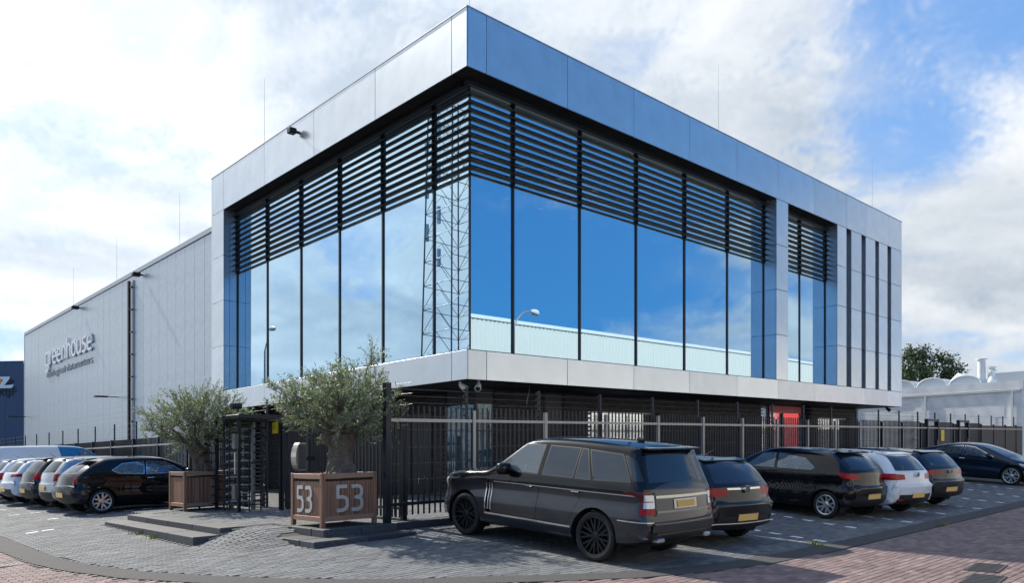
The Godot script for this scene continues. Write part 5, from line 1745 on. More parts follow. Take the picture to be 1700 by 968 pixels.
func build_car(sp: Dictionary) -> Node3D:
	var sh := CarShell.new()
	sh.L = sp.L
	sh.top = sh.chaikin(sp.top, 2); sh.bot = sh.chaikin(sp.bottom, 2)
	sh.widths = sp.widths; sh.belt = sp.belt; sh.crown = sp.crown
	sh.tumble = sp.get("tumble", 0.34); sh.r_end = sp.get("r_end", 0.2); sh.r_top = sp.get("r_top", 0.09)
	var node := thing(sp.name, sp.label, sp.get("category", "car"), Vector3.ZERO, 0, sp.group)
	var R: float = sp.R
	# wheel openings
	for ax in sp.axles:
		var c := []
		for k in 26: c.append([ax + cos(TAU * k / 26.0) * sp.arch, R + 0.0 + sin(TAU * k / 26.0) * sp.arch])
		sh.rule("side", c, "hole", "hole", {} if not sp.has("arch_trim") else {"rim": sp.arch_trim, "rim_part": "arch_trim", "rim_mat": "plastic"})
	for r in sp.rules:
		var ex: Dictionary = r[4] if r.size() > 4 else {}
		sh.rule(r[0], r[1], r[2], r[3], ex)
		if r[0] == "rear" and ex.get("pair", false): sh.rule(r[0], mirrored(r[1]), r[2], r[3], ex)
	sh.build()
	for k in sh.out:
		var nm: String = k.get_slice("|", 0)
		var m: String = sh.out[k][1]
		part(node, nm, sh.out[k][0].mesh(), M[sp.paint if m == "*" else m])
	# inner block that closes the view through the wheel openings
	var w_mid: float = sh.key(sp.widths, sp.L * 0.5)
	pbox(node, "floor_pan", Vector3(0.35, 0.26, -w_mid + 0.27), Vector3(sp.L - 0.35, 0.75, w_mid - 0.27), M.cavity)
	var wm := wheel_meshes("wheel" + sp.wheel[0], R, sp.wheel[1], sp.wheel[2], sp.wheel[3], sp.wheel[4], sp.wheel[5])
	for ax in sp.axles:
		for s in [-1.0, 1.0]:
			# liner
			var lb := MB.new()
			for k in 14:
				var t0 := deg_to_rad(-25.0 + 230.0 * k / 14.0); var t1 := deg_to_rad(-25.0 + 230.0 * (k + 1) / 14.0)
				var z0: float = s * (w_mid - 0.28); var z1: float = s * (w_mid - 0.03)
				var p := func(t: float, z: float) -> Vector3: return Vector3(ax + cos(t) * (sp.arch + 0.012), R + sin(t) * (sp.arch + 0.012), z)
				lb.quad(p.call(t0, z0), p.call(t1, z0), p.call(t1, z1), p.call(t0, z1), -Vector3(cos((t0 + t1) / 2), sin((t0 + t1) / 2), 0))
			part(node, "arch_liner", lb.mesh(), M.cavity)
			var basis := Basis() if s > 0 else Basis(Vector3.UP, PI)
			var spin := Basis(Vector3.BACK, rng.randf() * TAU)
			var wt := Transform3D(basis * spin, Vector3(ax, R, s * (sh.key(sp.widths, ax) - sp.wheel[2] * 0.5 - 0.035)))
			var tyre := part(node, "wheel", wm[0], M.rubber, wt)
			part(tyre, "rim", wm[1], M[sp.wheel[6]])
			part(tyre, "brake_drum", wm[2], M.plastic)
	# cabin: seats, dashboard and steering wheel behind the glass
	var bl: float = sh.key(sp.belt, sp.L * 0.5)
	for ud in [0.475, 0.27]:
		for s in [-1.0, 1.0]:
			var seat := part(node, "seat", boxm(Vector3(0.14, 0.62, 0.50), 0.05), M.upholstery, Transform3D(Basis(Vector3.BACK, 0.28), Vector3(sp.L * ud, bl - 0.22, s * 0.36)))
			part(seat, "headrest", boxm(Vector3(0.09, 0.17, 0.27), 0.035), M.upholstery, Transform3D(Basis(), Vector3(0.0, 0.42, 0)))
	part(node, "dashboard", boxm(Vector3(0.5, 0.3, w_mid * 1.5), 0.06), M.upholstery, Transform3D(Basis(), Vector3(sp.L * 0.68, bl - 0.19, 0)))
	var wheel := MB.new()
	var hoop := []
	for k in 17: hoop.append(Vector3(0, cos(TAU * k / 16.0) * 0.18, sin(TAU * k / 16.0) * 0.18))
	wheel.tube(hoop, [0.016], 6, false)
	wheel.box(Vector3(-0.01, -0.02, -0.17), Vector3(0.01, 0.02, 0.17))
	part(node, "steering_wheel", wheel.mesh(), M.plastic, Transform3D(Basis(Vector3.BACK, -0.4), Vector3(sp.L * 0.60, bl + 0.0, -0.37)))
	# handles, mirrors and the like
	for h in sp.get("handles", []):
		for s in [-1.0, 1.0]:
			var z: float = sh.half(h[0], h[1])
			part(node, "door_handle", boxm(Vector3(0.19, 0.03, 0.035), 0.012), M[h[2]], Transform3D(Basis(), Vector3(h[0], h[1], s * (z + 0.012))))
	if sp.has("mirror"):
		var mp: Array = sp.mirror
		for s in [-1.0, 1.0]:
			var mb := MB.new()
			for i in 9:
				for j in 15:
					var th := PI * i / 8.0; var ph := TAU * j / 14.0
					var d := Vector3(cos(ph) * sin(th), cos(th), sin(ph) * sin(th))
					var q := Vector3(signf(d.x) * pow(absf(d.x), 0.7) * 0.075, signf(d.y) * pow(absf(d.y), 0.65) * 0.085, signf(d.z) * pow(absf(d.z), 0.6) * 0.115)
					mb.vert(q, d)
			for i in 8:
				for j in 14:
					var a := i * 15 + j
					mb.itri(a, a + 1, a + 16); mb.itri(a, a + 16, a + 15)
			var zz: float = sh.half(mp[0], mp[1])
			var k: float = mp[3]
			var mi := part(node, "door_mirror", mb.mesh(), M[sp.paint if mp[2] == "*" else mp[2]], Transform3D(Basis(Vector3.UP, s * 0.2).scaled(Vector3(k, k, k)), Vector3(mp[0], mp[1] + 0.05, s * (zz + 0.13))))
			part(mi, "mirror_stem", boxm(Vector3(0.05, 0.03, 0.12)), M.plastic, Transform3D(Basis(), Vector3(0.01, -0.06, -s * 0.1)))
	# bands across the tail: [y0, y1, half width, proud, name, material]
	for bd in sp.get("bands", []):
		var mb := MB.new()
		var n := 14
		var pts := []
		for i in n + 1:
			var z: float = -bd[2] + 2.0 * bd[2] * i / n
			var col := []
			for y in [bd[0], bd[1]]:
				var u := sh.rear_u(y)
				var ze: float = maxf(sh.half(maxf(u, 0.002), y), 0.3)
				var q := clampf(z / ze, -1, 1)
				col.append(Vector3(u - sh.key(sp.crown, u) * (1 - q * q) - bd[3], y, z))
			pts.append(col)
		for i in n:
			var nn := Vector3(-1, 0.1, 0)
			mb.quad(pts[i][0], pts[i + 1][0], pts[i + 1][1], pts[i][1], nn.normalized())
			mb.quad(pts[i][1], pts[i + 1][1], pts[i + 1][1] + Vector3(bd[3] + 0.02, 0, 0), pts[i][1] + Vector3(bd[3] + 0.02, 0, 0), Vector3.UP)
			mb.quad(pts[i][0], pts[i + 1][0], pts[i + 1][0] + Vector3(bd[3] + 0.02, 0, 0), pts[i][0] + Vector3(bd[3] + 0.02, 0, 0), Vector3.DOWN)
		part(node, bd[4], mb.mesh(), M[sp.paint if bd[5] == "*" else bd[5]])
	# loose boxes: [name, centre, size, material, tilt about z, bevel]
	for bx in sp.get("boxes", []):
		part(node, bx[0], boxm(bx[2], bx[5] if bx.size() > 5 else 0.01), M[sp.paint if bx[3] == "*" else bx[3]], Transform3D(Basis(Vector3.BACK, bx[4]), bx[1]))
	for rd in sp.get("rods", []):
		var mb := MB.new(); mb.cyl(rd[1], rd[2], rd[3], 6, rd[3] * 0.6)
		part(node, rd[0], mb.mesh(), M[rd[4]])
	return node

# stand a car on the ground: rear axle centre at (a, b), nose towards (fa, fb)
func park(node: Node3D, sp: Dictionary, a: float, b: float, fa: float, fb: float, lift := 0.0) -> void:
	var f := Vector2(fa, fb).normalized()
	var wb: float = (sp.axles[1] - sp.axles[0]) * sp.get("scale", 1.0)
	var s := Vector2(-f.y, f.x)   # to the car's right
	var half := 0.75
	var hgt := func(q: Vector2) -> float: return G(q.x, q.y)
	var r0 := Vector2(a, b); var r1 := r0 + f * wb
	var y0: float = (hgt.call(r0 + s * half) + hgt.call(r0 - s * half)) * 0.5
	var y1: float = (hgt.call(r1 + s * half) + hgt.call(r1 - s * half)) * 0.5
	var roll: float = (hgt.call(r0 + s * half) - hgt.call(r0 - s * half) + hgt.call(r1 + s * half) - hgt.call(r1 - s * half)) * 0.25 / half
	var F := Vector3(f.x, (y1 - y0) / wb, f.y).normalized()
	var Rt := Vector3(s.x, roll, s.y).normalized()
	var U := Rt.cross(F).normalized()
	Rt = F.cross(U)
	var B := Basis(F, U, Rt)
	var k: float = sp.get("scale", 1.0)
	var o: Vector3 = Vector3(a, y0 + 0.003 + lift, b) - F * (sp.axles[0] * k)
	node.transform = S * Transform3D(B * Basis.from_scale(Vector3(k, k, k)), o)
func sc(pts: Array, kx: float, ky: float) -> Array:
	var o := []
	for p in pts: o.append([p[0] * kx, p[1] * ky])
	return o
func door_rule(pts: Array) -> Array:
	return ["side", pts, "door", "*", {"rim": 0.006, "rim_part": "shut_line", "rim_mat": "cavity", "rim_sink": 0.006}]
func win(pts: Array, m := "car_glass", trim := "plastic", w := 0.018) -> Array:
	return ["side", pts, "side_window", m, {"rim": w, "rim_mat": trim}]

func suv_spec() -> Dictionary:
	var sp := {"L": 4.95, "scale": 0.93, "paint": "paint_grey", "R": 0.395, "axles": [0.98, 4.10], "arch": 0.455, "name": "parked_suv", "group": "cars parked along the street front", "category": "car",
		"label": "large dark grey off-roader with black roof and black wheels in the foreground",
		"top": [[0, 0.58], [0.0, 0.66], [0.03, 0.84], [0.06, 1.04], [0.09, 1.16], [0.15, 1.28], [0.29, 1.62], [0.335, 1.745], [0.42, 1.805], [0.9, 1.845], [1.5, 1.87], [2.2, 1.87], [2.55, 1.84], [2.76, 1.78], [3.1, 1.53], [3.45, 1.285], [3.6, 1.235], [4.2, 1.195], [4.6, 1.145], [4.82, 1.06], [4.91, 0.88], [4.95, 0.66], [4.95, 0.57]],
		"bottom": [[0, 0.58], [0.03, 0.44], [0.2, 0.37], [0.6, 0.31], [2.6, 0.285], [4.45, 0.29], [4.83, 0.34], [4.94, 0.45], [4.95, 0.57]],
		"widths": [[0, 0.94], [0.35, 0.99], [1.0, 1.005], [2.5, 0.985], [4.1, 1.0], [4.55, 0.965], [4.95, 0.83]],
		"belt": [[0, 1.25], [2.0, 1.23], [3.5, 1.19], [4.95, 1.06]], "crown": [[0, 0.06], [0.25, 0.05], [0.5, 0.03], [2.2, 0.03], [2.75, 0.05], [3.4, 0.09], [3.8, 0.03], [4.7, 0.06], [4.95, 0.10]],
		"tumble": 0.26, "r_end": 0.17, "r_top": 0.065,
		"wheel": ["suv", 0.305, 0.27, 9, true, 0.03, "alloy_dark"],
		"handles": [[2.46, 1.045, "paint_grey"], [1.40, 1.05, "paint_grey"]], "mirror": [2.98, 1.265, "paint_black", 1.25],
	}
	sp.rules = [
		win([[3.32, 1.285], [2.30, 1.28], [2.27, 1.745], [2.71, 1.755]]),
		win([[2.17, 1.28], [1.50, 1.278], [1.47, 1.735], [2.13, 1.745]], "car_glass_tint"), win([[1.43, 1.278], [1.13, 1.28], [1.31, 1.725], [1.415, 1.732]], "car_glass_tint"),
		win([[1.05, 1.282], [0.36, 1.30], [0.60, 1.68], [1.24, 1.72]], "car_glass_tint"), win([[0.30, 1.305], [0.21, 1.32], [0.36, 1.61], [0.53, 1.665]], "car_glass_tint"),
		["side", [[0.0, 0.82], [0.155, 0.82], [0.16, 0.905], [0.0, 0.905]], "tail_lamp", "tail_red"], ["side", [[0.0, 0.915], [0.12, 0.915], [0.125, 1.005], [0.0, 1.005]], "tail_lamp", "lamp_clear"], ["side", [[0.0, 1.02], [0.125, 1.02], [0.13, 1.11], [0.0, 1.11]], "tail_lamp", "lamp_clear"], ["side", [[0.0, 0.81], [0.165, 0.81], [0.18, 1.155], [0.0, 1.155]], "tail_lamp", "tail_dark"], ["side", [[0.17, 1.07], [0.46, 1.135], [0.44, 1.155], [0.17, 1.152]], "tail_lamp", "tail_dark"],
		["rear", [[0.72, 0.82], [0.99, 0.82], [0.99, 0.905], [0.72, 0.905]], "tail_lamp", "tail_red", {"pair": true}], ["rear", [[0.72, 0.915], [0.99, 0.915], [0.99, 1.11], [0.72, 1.11]], "tail_lamp", "lamp_clear", {"pair": true}], ["rear", [[0.69, 0.80], [0.99, 0.80], [0.99, 1.15], [0.69, 1.15]], "lamp_surround", "plastic", {"pair": true}],
		["rear", [[-0.80, 1.29], [0.80, 1.29], [0.70, 1.72], [-0.70, 1.72]], "rear_window", "car_glass_tint"],
		["top", [[2.78, -0.66], [3.40, -0.76], [3.40, 0.76], [2.78, 0.66]], "windscreen", "car_glass"],
		["side", [[4.72, 0.92], [4.95, 0.87], [4.95, 1.02], [4.62, 1.04]], "head_lamp", "lamp_clear"], ["front", [[0.5, 0.87], [0.95, 0.87], [0.95, 1.0], [0.5, 1.0]], "head_lamp", "lamp_clear"], ["front", [[-0.95, 0.87], [-0.5, 0.87], [-0.5, 1.0], [-0.95, 1.0]], "head_lamp", "lamp_clear"],
		["front", [[-0.42, 0.72], [0.42, 0.72], [0.42, 0.96], [-0.42, 0.96]], "grille", "plastic"],
		["side", [[3.50, 0.56], [3.525, 0.56], [3.525, 1.03], [3.50, 1.03]], "side_vent", "chrome", {"sink": -0.006}], ["side", [[3.43, 0.56], [3.45, 0.56], [3.45, 1.03], [3.43, 1.03]], "side_vent", "alloy", {"sink": -0.004}], ["side", [[3.36, 0.56], [3.38, 0.56], [3.38, 1.03], [3.36, 1.03]], "side_vent", "alloy", {"sink": -0.004}],
		["side", [[1.46, 0.475], [3.52, 0.475], [3.52, 0.505], [1.46, 0.505]], "sill_strip", "chrome", {"sink": -0.004}],
		["side", [[0.02, 1.085], [3.34, 1.058], [3.34, 1.069], [0.02, 1.099]], "waist_strip", "alloy", {"sink": -0.003}],
		["side", [[0.0, 0.70], [0.52, 0.70], [0.52, 0.715], [0.0, 0.715]], "bumper_strip", "alloy", {"sink": -0.003}],
		door_rule([[3.31, 0.52], [2.27, 0.52], [2.23, 1.05], [3.32, 1.047]]), door_rule([[2.26, 0.52], [1.52, 0.52], [1.36, 0.86], [1.24, 1.065], [2.22, 1.055]]),
		["side", [[-0.1, 1.10], [3.34, 1.07], [5.3, 1.04], [5.3, 2.0], [-0.1, 2.0]], "upper_body", "paint_black", {"one": true}], ["top", [[0.10, -2], [4.74, -2], [4.74, 2], [0.10, 2]], "upper_body", "paint_black", {"one": true}],
	]
	sp.bands = [[1.06, 1.10, 0.69, 0.012, "chrome_strip", "chrome"], [0.845, 0.875, 0.69, 0.014, "chrome_strip", "chrome"], [0.56, 0.67, 0.82, 0.03, "bumper_lip", "*"], [0.675, 0.69, 0.78, 0.034, "bumper_strip", "chrome"], [0.41, 0.55, 0.70, 0.02, "diffuser", "plastic"], [0.895, 1.035, 0.30, 0.012, "plate_mount", "alloy"], [0.915, 1.015, 0.235, 0.02, "number_plate", "plate_yellow"]]
	sp.boxes = [["roof_spoiler", Vector3(0.33, 1.79, 0), Vector3(0.26, 0.035, 1.36), "paint_black", 0.06, 0.016], ["exhaust", Vector3(0.02, 0.43, 0.62), Vector3(0.14, 0.07, 0.18), "steel", 0.0, 0.02], ["exhaust", Vector3(0.02, 0.43, -0.62), Vector3(0.14, 0.07, 0.18), "steel", 0.0, 0.02],
		["roof_aerial", Vector3(0.9, 1.90, 0.0), Vector3(0.16, 0.06, 0.05), "paint_black", 0.15, 0.02], ["wiper", Vector3(0.13, 1.33, 0.1), Vector3(0.02, 0.02, 0.5), "plastic", 0.0, 0.005]]
	return sp

# five-door hatchback; everything is laid out for 4.25 x 1.45 m and stretched to size
func hatch_spec(L: float, H: float, W: float, o: Dictionary) -> Dictionary:
	var kx := L / 4.25; var ky := H / 1.45
	var tail: Array = o.get("tail", [[0, 0.52], [0.0, 0.64], [0.008, 0.70], [0.055, 0.725], [0.07, 0.80], [0.09, 0.95], [0.17, 1.04], [0.30, 1.20], [0.46, 1.34], [0.60, 1.395]])
	var roof := [[0.9, 1.415], [1.5, 1.43], [2.1, 1.425], [2.45, 1.375], [2.9, 1.18], [3.25, 1.0], [3.4, 0.965], [3.85, 0.89], [4.1, 0.78], [4.2, 0.66], [4.25, 0.52], [4.25, 0.46]]
	var sp := {"L": L, "paint": o.paint, "R": o.get("R", 0.315), "axles": [o.get("axle", 0.76) * kx, 3.38 * kx], "arch": o.get("R", 0.315) + 0.045, "name": o.get("name", "parked_hatchback"), "group": o.group, "label": o.label, "category": "car",
		"top": sc(tail + roof, kx, ky), "bottom": sc([[0, 0.52], [0.02, 0.40], [0.12, 0.30], [0.5, 0.22], [2.0, 0.19], [3.8, 0.19], [4.15, 0.24], [4.24, 0.36], [4.25, 0.46]], kx, ky),
		"widths": [[0, W * 0.5 - 0.05], [0.35 * kx, W * 0.5 - 0.008], [0.9 * kx, W * 0.5], [2.0 * kx, W * 0.5 - 0.012], [3.3 * kx, W * 0.5], [3.9 * kx, W * 0.5 - 0.05], [L, W * 0.5 - 0.18]],
		"belt": sc(o.get("belt", [[0, 1.02], [1.2, 0.975], [2.6, 0.925], [4.2, 0.82]]), kx, ky), "crown": sc([[0, 0.085], [0.35, 0.075], [0.65, 0.03], [2.2, 0.028], [2.5, 0.05], [3.2, 0.09], [3.6, 0.035], [4.0, 0.07], [4.25, 0.12]], kx, 1.0),
		"tumble": 0.36, "r_end": 0.20, "r_top": 0.10,
		"wheel": o.get("wheel", ["h16", 0.215, 0.205, 5, true, 0.03, "alloy"]), "mirror": [2.95 * kx, 0.95 * ky, o.get("mirror", "*"), 0.95], "handles": []}
	var rl := []
	for w in o.get("windows", [[[2.86, 0.985], [2.02, 0.995], [2.06, 1.325], [2.42, 1.305]], [[1.94, 0.998], [1.10, 1.03], [1.22, 1.30], [1.98, 1.328]], [[1.04, 1.033], [0.72, 1.06], [0.86, 1.20], [1.15, 1.29]]]):
		rl.append(win(sc(w, kx, ky), o.get("glass", "car_glass"), o.get("trim", "plastic"), 0.016))
	for r in o.get("lamps", []):
		rl.append([r[0], sc(r[1], kx if r[0] == "side" else W / 1.79, ky), r[2] if r.size() > 3 else "tail_lamp", r[-1] if r[-1] is String else r[2], {"pair": r[0] == "rear"}])
	var rw: Array = o.get("rear_window", [[-0.60, 1.06], [0.60, 1.06], [0.52, 1.34], [-0.52, 1.34]])
	rl.append(["rear", sc(rw, W / 1.79, ky), "rear_window", "car_glass_tint", {"rim": 0.014}])
	rl.append(["top", sc([[2.47, -0.56], [3.16, -0.68], [3.16, 0.68], [2.47, 0.56]], kx, W / 1.79), "windscreen", "car_glass"])
	rl.append(["side", sc([[4.02, 0.64], [4.25, 0.58], [4.25, 0.74], [3.92, 0.79]], kx, ky), "head_lamp", "lamp_clear"])
	rl.append(["front", [[0.42 * W / 1.79, 0.60], [0.9, 0.58], [0.9, 0.74], [0.42, 0.72]], "head_lamp", "lamp_clear"]); rl.append(["front", [[-0.42 * W / 1.79, 0.60], [-0.9, 0.58], [-0.9, 0.74], [-0.42, 0.72]], "head_lamp", "lamp_clear"])
	for d in o.get("doors", [[[2.98, 0.34], [2.02, 0.33], [1.98, 0.93], [2.96, 0.88]], [[2.005, 0.33], [1.36, 0.36], [1.16, 0.62], [1.10, 0.96], [1.965, 0.93]]]):
		rl.append(door_rule(sc(d, kx, ky)))
	rl.append(["side", sc([[0.0, 0.30], [0.42, 0.30], [0.42, 0.44], [0.0, 0.44]], kx, ky), "bumper_skirt", o.get("skirt", "plastic")])
	rl.append(["rear", sc([[-1.2, 0.2], [1.2, 0.2], [1.2, 0.44], [-1.2, 0.44]], 1.0, ky), "bumper_skirt", o.get("skirt", "plastic"), {"one": true}])
	for e in o.get("extra_rules", []): rl.append(e)
	sp.rules = rl
	for h in o.get("handle_at", [[2.18, 0.86], [1.24, 0.885]]): sp.handles.append([h[0] * kx, h[1] * ky, o.get("handle", "*") if o.get("handle", "*") != "*" else o.paint])
	var py: float = o.get("plate_y", 0.50) * ky
	sp.bands = [[py - 0.055, py + 0.055, 0.25, 0.014, "number_plate", "plate_yellow"]] + o.get("bands", [])
	var rw_y: float = 1.10 * ky
	sp.boxes = [["roof_spoiler", Vector3(0.56 * kx, 1.405 * ky, 0), Vector3(0.26, 0.03, W * 0.60), o.get("spoiler", "*"), 0.12, 0.012], ["rear_wiper", Vector3(0.19 * kx - 0.055, 1.085 * ky, 0.08), Vector3(0.02, 0.018, 0.34), "plastic", 0.0, 0.005]] + o.get("boxes", [])
	sp.rods = [["aerial", Vector3(0.95 * kx, 1.43 * ky, 0), Vector3(0.72 * kx, 1.43 * ky + 0.14, 0), 0.006, "plastic"]]
	return sp

func build_cars() -> void:
	rng.seed = 77
	var R := "cars parked along the street front"
	var Lf := "cars parked beside the warehouse fence"
	var sp := suv_spec()
	var n := build_car(sp)
	park(n, sp, -2.223, 6.554, -0.007, -1.0)
	# dark hatchback beside it
	var golf_lamps := [["side", [[0, 0.84], [0.26, 0.84], [0.30, 0.985], [0, 0.985]], "tail_red"], ["rear", [[0.40, 0.855], [0.9, 0.83], [0.9, 0.985], [0.42, 0.965]], "tail_red"]]
	sp = hatch_spec(4.27, 1.46, 1.80, {"paint": "paint_anthracite", "group": R, "label": "dark anthracite hatchback parked beside the large off-roader", "lamps": golf_lamps, "spoiler": "*",
		"bands": [[0.955, 0.985, 0.42, 0.012, "chrome_strip", "chrome"], [0.40, 0.415, 0.8, 0.016, "chrome_strip", "alloy"]], "boxes": [["emblem", Vector3(-0.03, 0.97, 0), Vector3(0.02, 0.11, 0.11), "chrome", 0.0, 0.008]]})
	n = build_car(sp)
	park(n, sp, 0.08, 6.42, 0.14, -1.0)
	# black small hatchback with alloys
	sp = hatch_spec(4.06, 1.50, 1.72, {"paint": "paint_black", "group": R, "axle": 0.60, "label": "glossy black hatchback with silver alloys, left of the white hatchback", "R": 0.305, "wheel": ["m16", 0.218, 0.19, 5, true, 0.036, "alloy"],
		"tail": [[0, 0.52], [0.0, 0.62], [0.008, 0.67], [0.06, 0.70], [0.08, 0.80], [0.10, 0.95], [0.18, 1.06], [0.32, 1.19], [0.50, 1.31], [0.66, 1.375]],
		"windows": [[[2.84, 0.985], [2.02, 0.985], [2.06, 1.31], [2.42, 1.29]], [[1.93, 0.987], [1.02, 1.0], [0.92, 1.06], [1.24, 1.25], [1.98, 1.315]]],
		"lamps": [["side", [[0, 0.84], [0.28, 0.90], [0.34, 1.00], [0, 0.98]], "tail_red"], ["rear", [[0.44, 0.86], [0.9, 0.83], [0.9, 0.99], [0.42, 0.95]], "tail_red"]], "boxes": [["brake_lamp", Vector3(0.44, 1.445, 0), Vector3(0.04, 0.03, 0.4), "tail_red", 0.0, 0.01]],
		"extra_rules": []})
	n = build_car(sp)
	park(n, sp, 5.58, 6.46, 0.13, -1.0)
	# white hatchback
	sp = hatch_spec(4.25, 1.45, 1.80, {"paint": "paint_white", "group": R, "label": "white hatchback between the two dark hatchbacks on the street front", "lamps": golf_lamps, "spoiler": "*", "bands": [[0.30, 0.33, 0.7, 0.012, "bumper_strip", "plastic"]], "skirt": "*",
		"boxes": [["reflector", Vector3(0.0, 0.40, -0.62), Vector3(0.04, 0.03, 0.22), "tail_red", 0.0, 0.008], ["emblem", Vector3(-0.03, 0.96, 0), Vector3(0.02, 0.1, 0.1), "chrome", 0.0, 0.008]]})
	n = build_car(sp)
	park(n, sp, 7.12, 6.66, 0.16, -1.0)
	# dark blue-black hatchback
	sp = hatch_spec(4.27, 1.45, 1.79, {"paint": "paint_nightblue", "group": R, "label": "night blue hatchback parked right of the white hatchback", "lamps": [["side", [[0, 0.88], [0.22, 0.88], [0.26, 0.97], [0, 0.97]], "tail_red"], ["rear", [[0.30, 0.885], [0.9, 0.87], [0.9, 0.97], [0.36, 0.965]], "tail_red"]], "wheel": ["l17", 0.225, 0.205, 5, true, 0.03, "alloy"],
		"boxes": [["emblem", Vector3(-0.03, 0.95, 0), Vector3(0.02, 0.09, 0.09), "chrome", 0.0, 0.008]]})
	n = build_car(sp)
	park(n, sp, 9.75, 6.55, 0.2, -1.0)
	# dark blue fastback facing the road
	sp = sedan_spec(R)
	n = build_car(sp)
	park(n, sp, 21.3, 3.3, -0.10, 1.0)
	# --- along the warehouse
	sp = hatch_spec(4.06, 1.44, 1.72, {"paint": "paint_black", "group": Lf, "axle": 0.70, "label": "black three-door hatchback with silver wheels beside the left planter", "R": 0.31, "wheel": ["a17", 0.228, 0.2, 5, true, 0.038, "alloy"],
		"tail": [[0, 0.52], [0.0, 0.64], [0.006, 0.70], [0.05, 0.73], [0.06, 0.80], [0.085, 0.93], [0.16, 1.02], [0.34, 1.16], [0.54, 1.29], [0.72, 1.355]],
		"belt": [[0, 1.04], [1.2, 0.98], [2.6, 0.915], [4.2, 0.82]], "trim": "chrome",
		"windows": [[[2.88, 0.975], [1.86, 0.985], [1.90, 1.315], [2.42, 1.29]], [[1.78, 0.988], [1.12, 1.02], [0.98, 1.10], [1.24, 1.25], [1.82, 1.312]]],
		"doors": [[[3.0, 0.33], [1.80, 0.33], [1.72, 0.94], [2.98, 0.89]]], "handle_at": [[1.95, 0.86]], "handle": "chrome",
		"lamps": [["side", [[0.0, 0.80], [0.12, 0.80], [0.14, 0.95], [0.0, 0.95]], "tail_red"], ["rear", [[0.60, 0.80], [0.80, 0.80], [0.80, 0.95], [0.60, 0.95]], "tail_red"]]})
	sp.rods = []
	n = build_car(sp)
	park(n, sp, -5.85, -8.25, 1.0, -0.06)
	# silver small car
	sp = hatch_spec(3.46, 1.46, 1.62, {"paint": "paint_silver", "group": Lf, "label": "small silver hatchback with tall red tail lamps next to the black three-door", "R": 0.28, "wheel": ["c14", 0.19, 0.17, 6, false, 0.05, "alloy"],
		"tail": [[0, 0.52], [0.0, 0.66], [0.006, 0.72], [0.05, 0.75], [0.055, 0.84], [0.07, 0.95], [0.13, 1.06], [0.28, 1.22], [0.42, 1.345], [0.56, 1.40]],
		"lamps": [["side", [[0, 0.80], [0.26, 0.84], [0.40, 1.03], [0.04, 1.0]], "tail_red"], ["rear", [[0.58, 0.80], [0.9, 0.80], [0.9, 1.02], [0.66, 1.0]], "tail_red"]], "skirt": "*", "plate_y": 0.62})
	n = build_car(sp)
	park(n, sp, -5.85, -10.3, 1.0, -0.06)
	# dark hatchback
	sp = hatch_spec(3.8, 1.48, 1.70, {"paint": "paint_anthracite", "group": Lf, "label": "dark grey hatchback with rounded red tail lamps between silver and white cars", "R": 0.29, "wheel": ["c15", 0.2, 0.18, 7, false, 0.045, "alloy"],
		"lamps": [["side", [[0, 0.82], [0.30, 0.84], [0.42, 1.02], [0.04, 1.0]], "tail_red"], ["rear", [[0.50, 0.82], [0.9, 0.80], [0.9, 1.01], [0.58, 0.99]], "tail_red"]]})
	n = build_car(sp)
	park(n, sp, -5.85, -12.45, 1.0, -0.06)
	# white hatchback
	sp = hatch_spec(4.06, 1.44, 1.72, {"paint": "paint_white", "group": Lf, "label": "white hatchback with slim tail lamps, third from the black three-door", "R": 0.305, "wheel": ["c16", 0.21, 0.19, 5, true, 0.03, "alloy"], "skirt": "*",
		"lamps": [["side", [[0, 0.90], [0.30, 0.90], [0.34, 1.0], [0, 0.99]], "tail_red"], ["rear", [[0.44, 0.90], [0.9, 0.88], [0.9, 1.0], [0.46, 0.98]], "tail_red"]]})
	n = build_car(sp)
	park(n, sp, -5.9, -14.75, 1.0, -0.06)
	# another white one, cut by the frame
	sp = hatch_spec(4.05, 1.47, 1.70, {"paint": "paint_white", "group": Lf, "label": "white hatchback at the far left edge with a round red tail lamp", "R": 0.30, "wheel": ["c16", 0.21, 0.19, 5, true, 0.03, "alloy"], "skirt": "*",
		"lamps": [["side", [[0, 0.74], [0.30, 0.78], [0.36, 0.98], [0, 1.0]], "tail_red"], ["rear", [[0.55, 0.74], [0.9, 0.74], [0.9, 0.99], [0.56, 0.98]], "tail_red"]]})
	n = build_car(sp)
	park(n, sp, -5.9, -17.1, 1.0, -0.06)
	# white van with blue front half further back
	sp = van_spec(Lf)
	n = build_car(sp)
	park(n, sp, -5.6, -20.2, 1.0, -0.04)

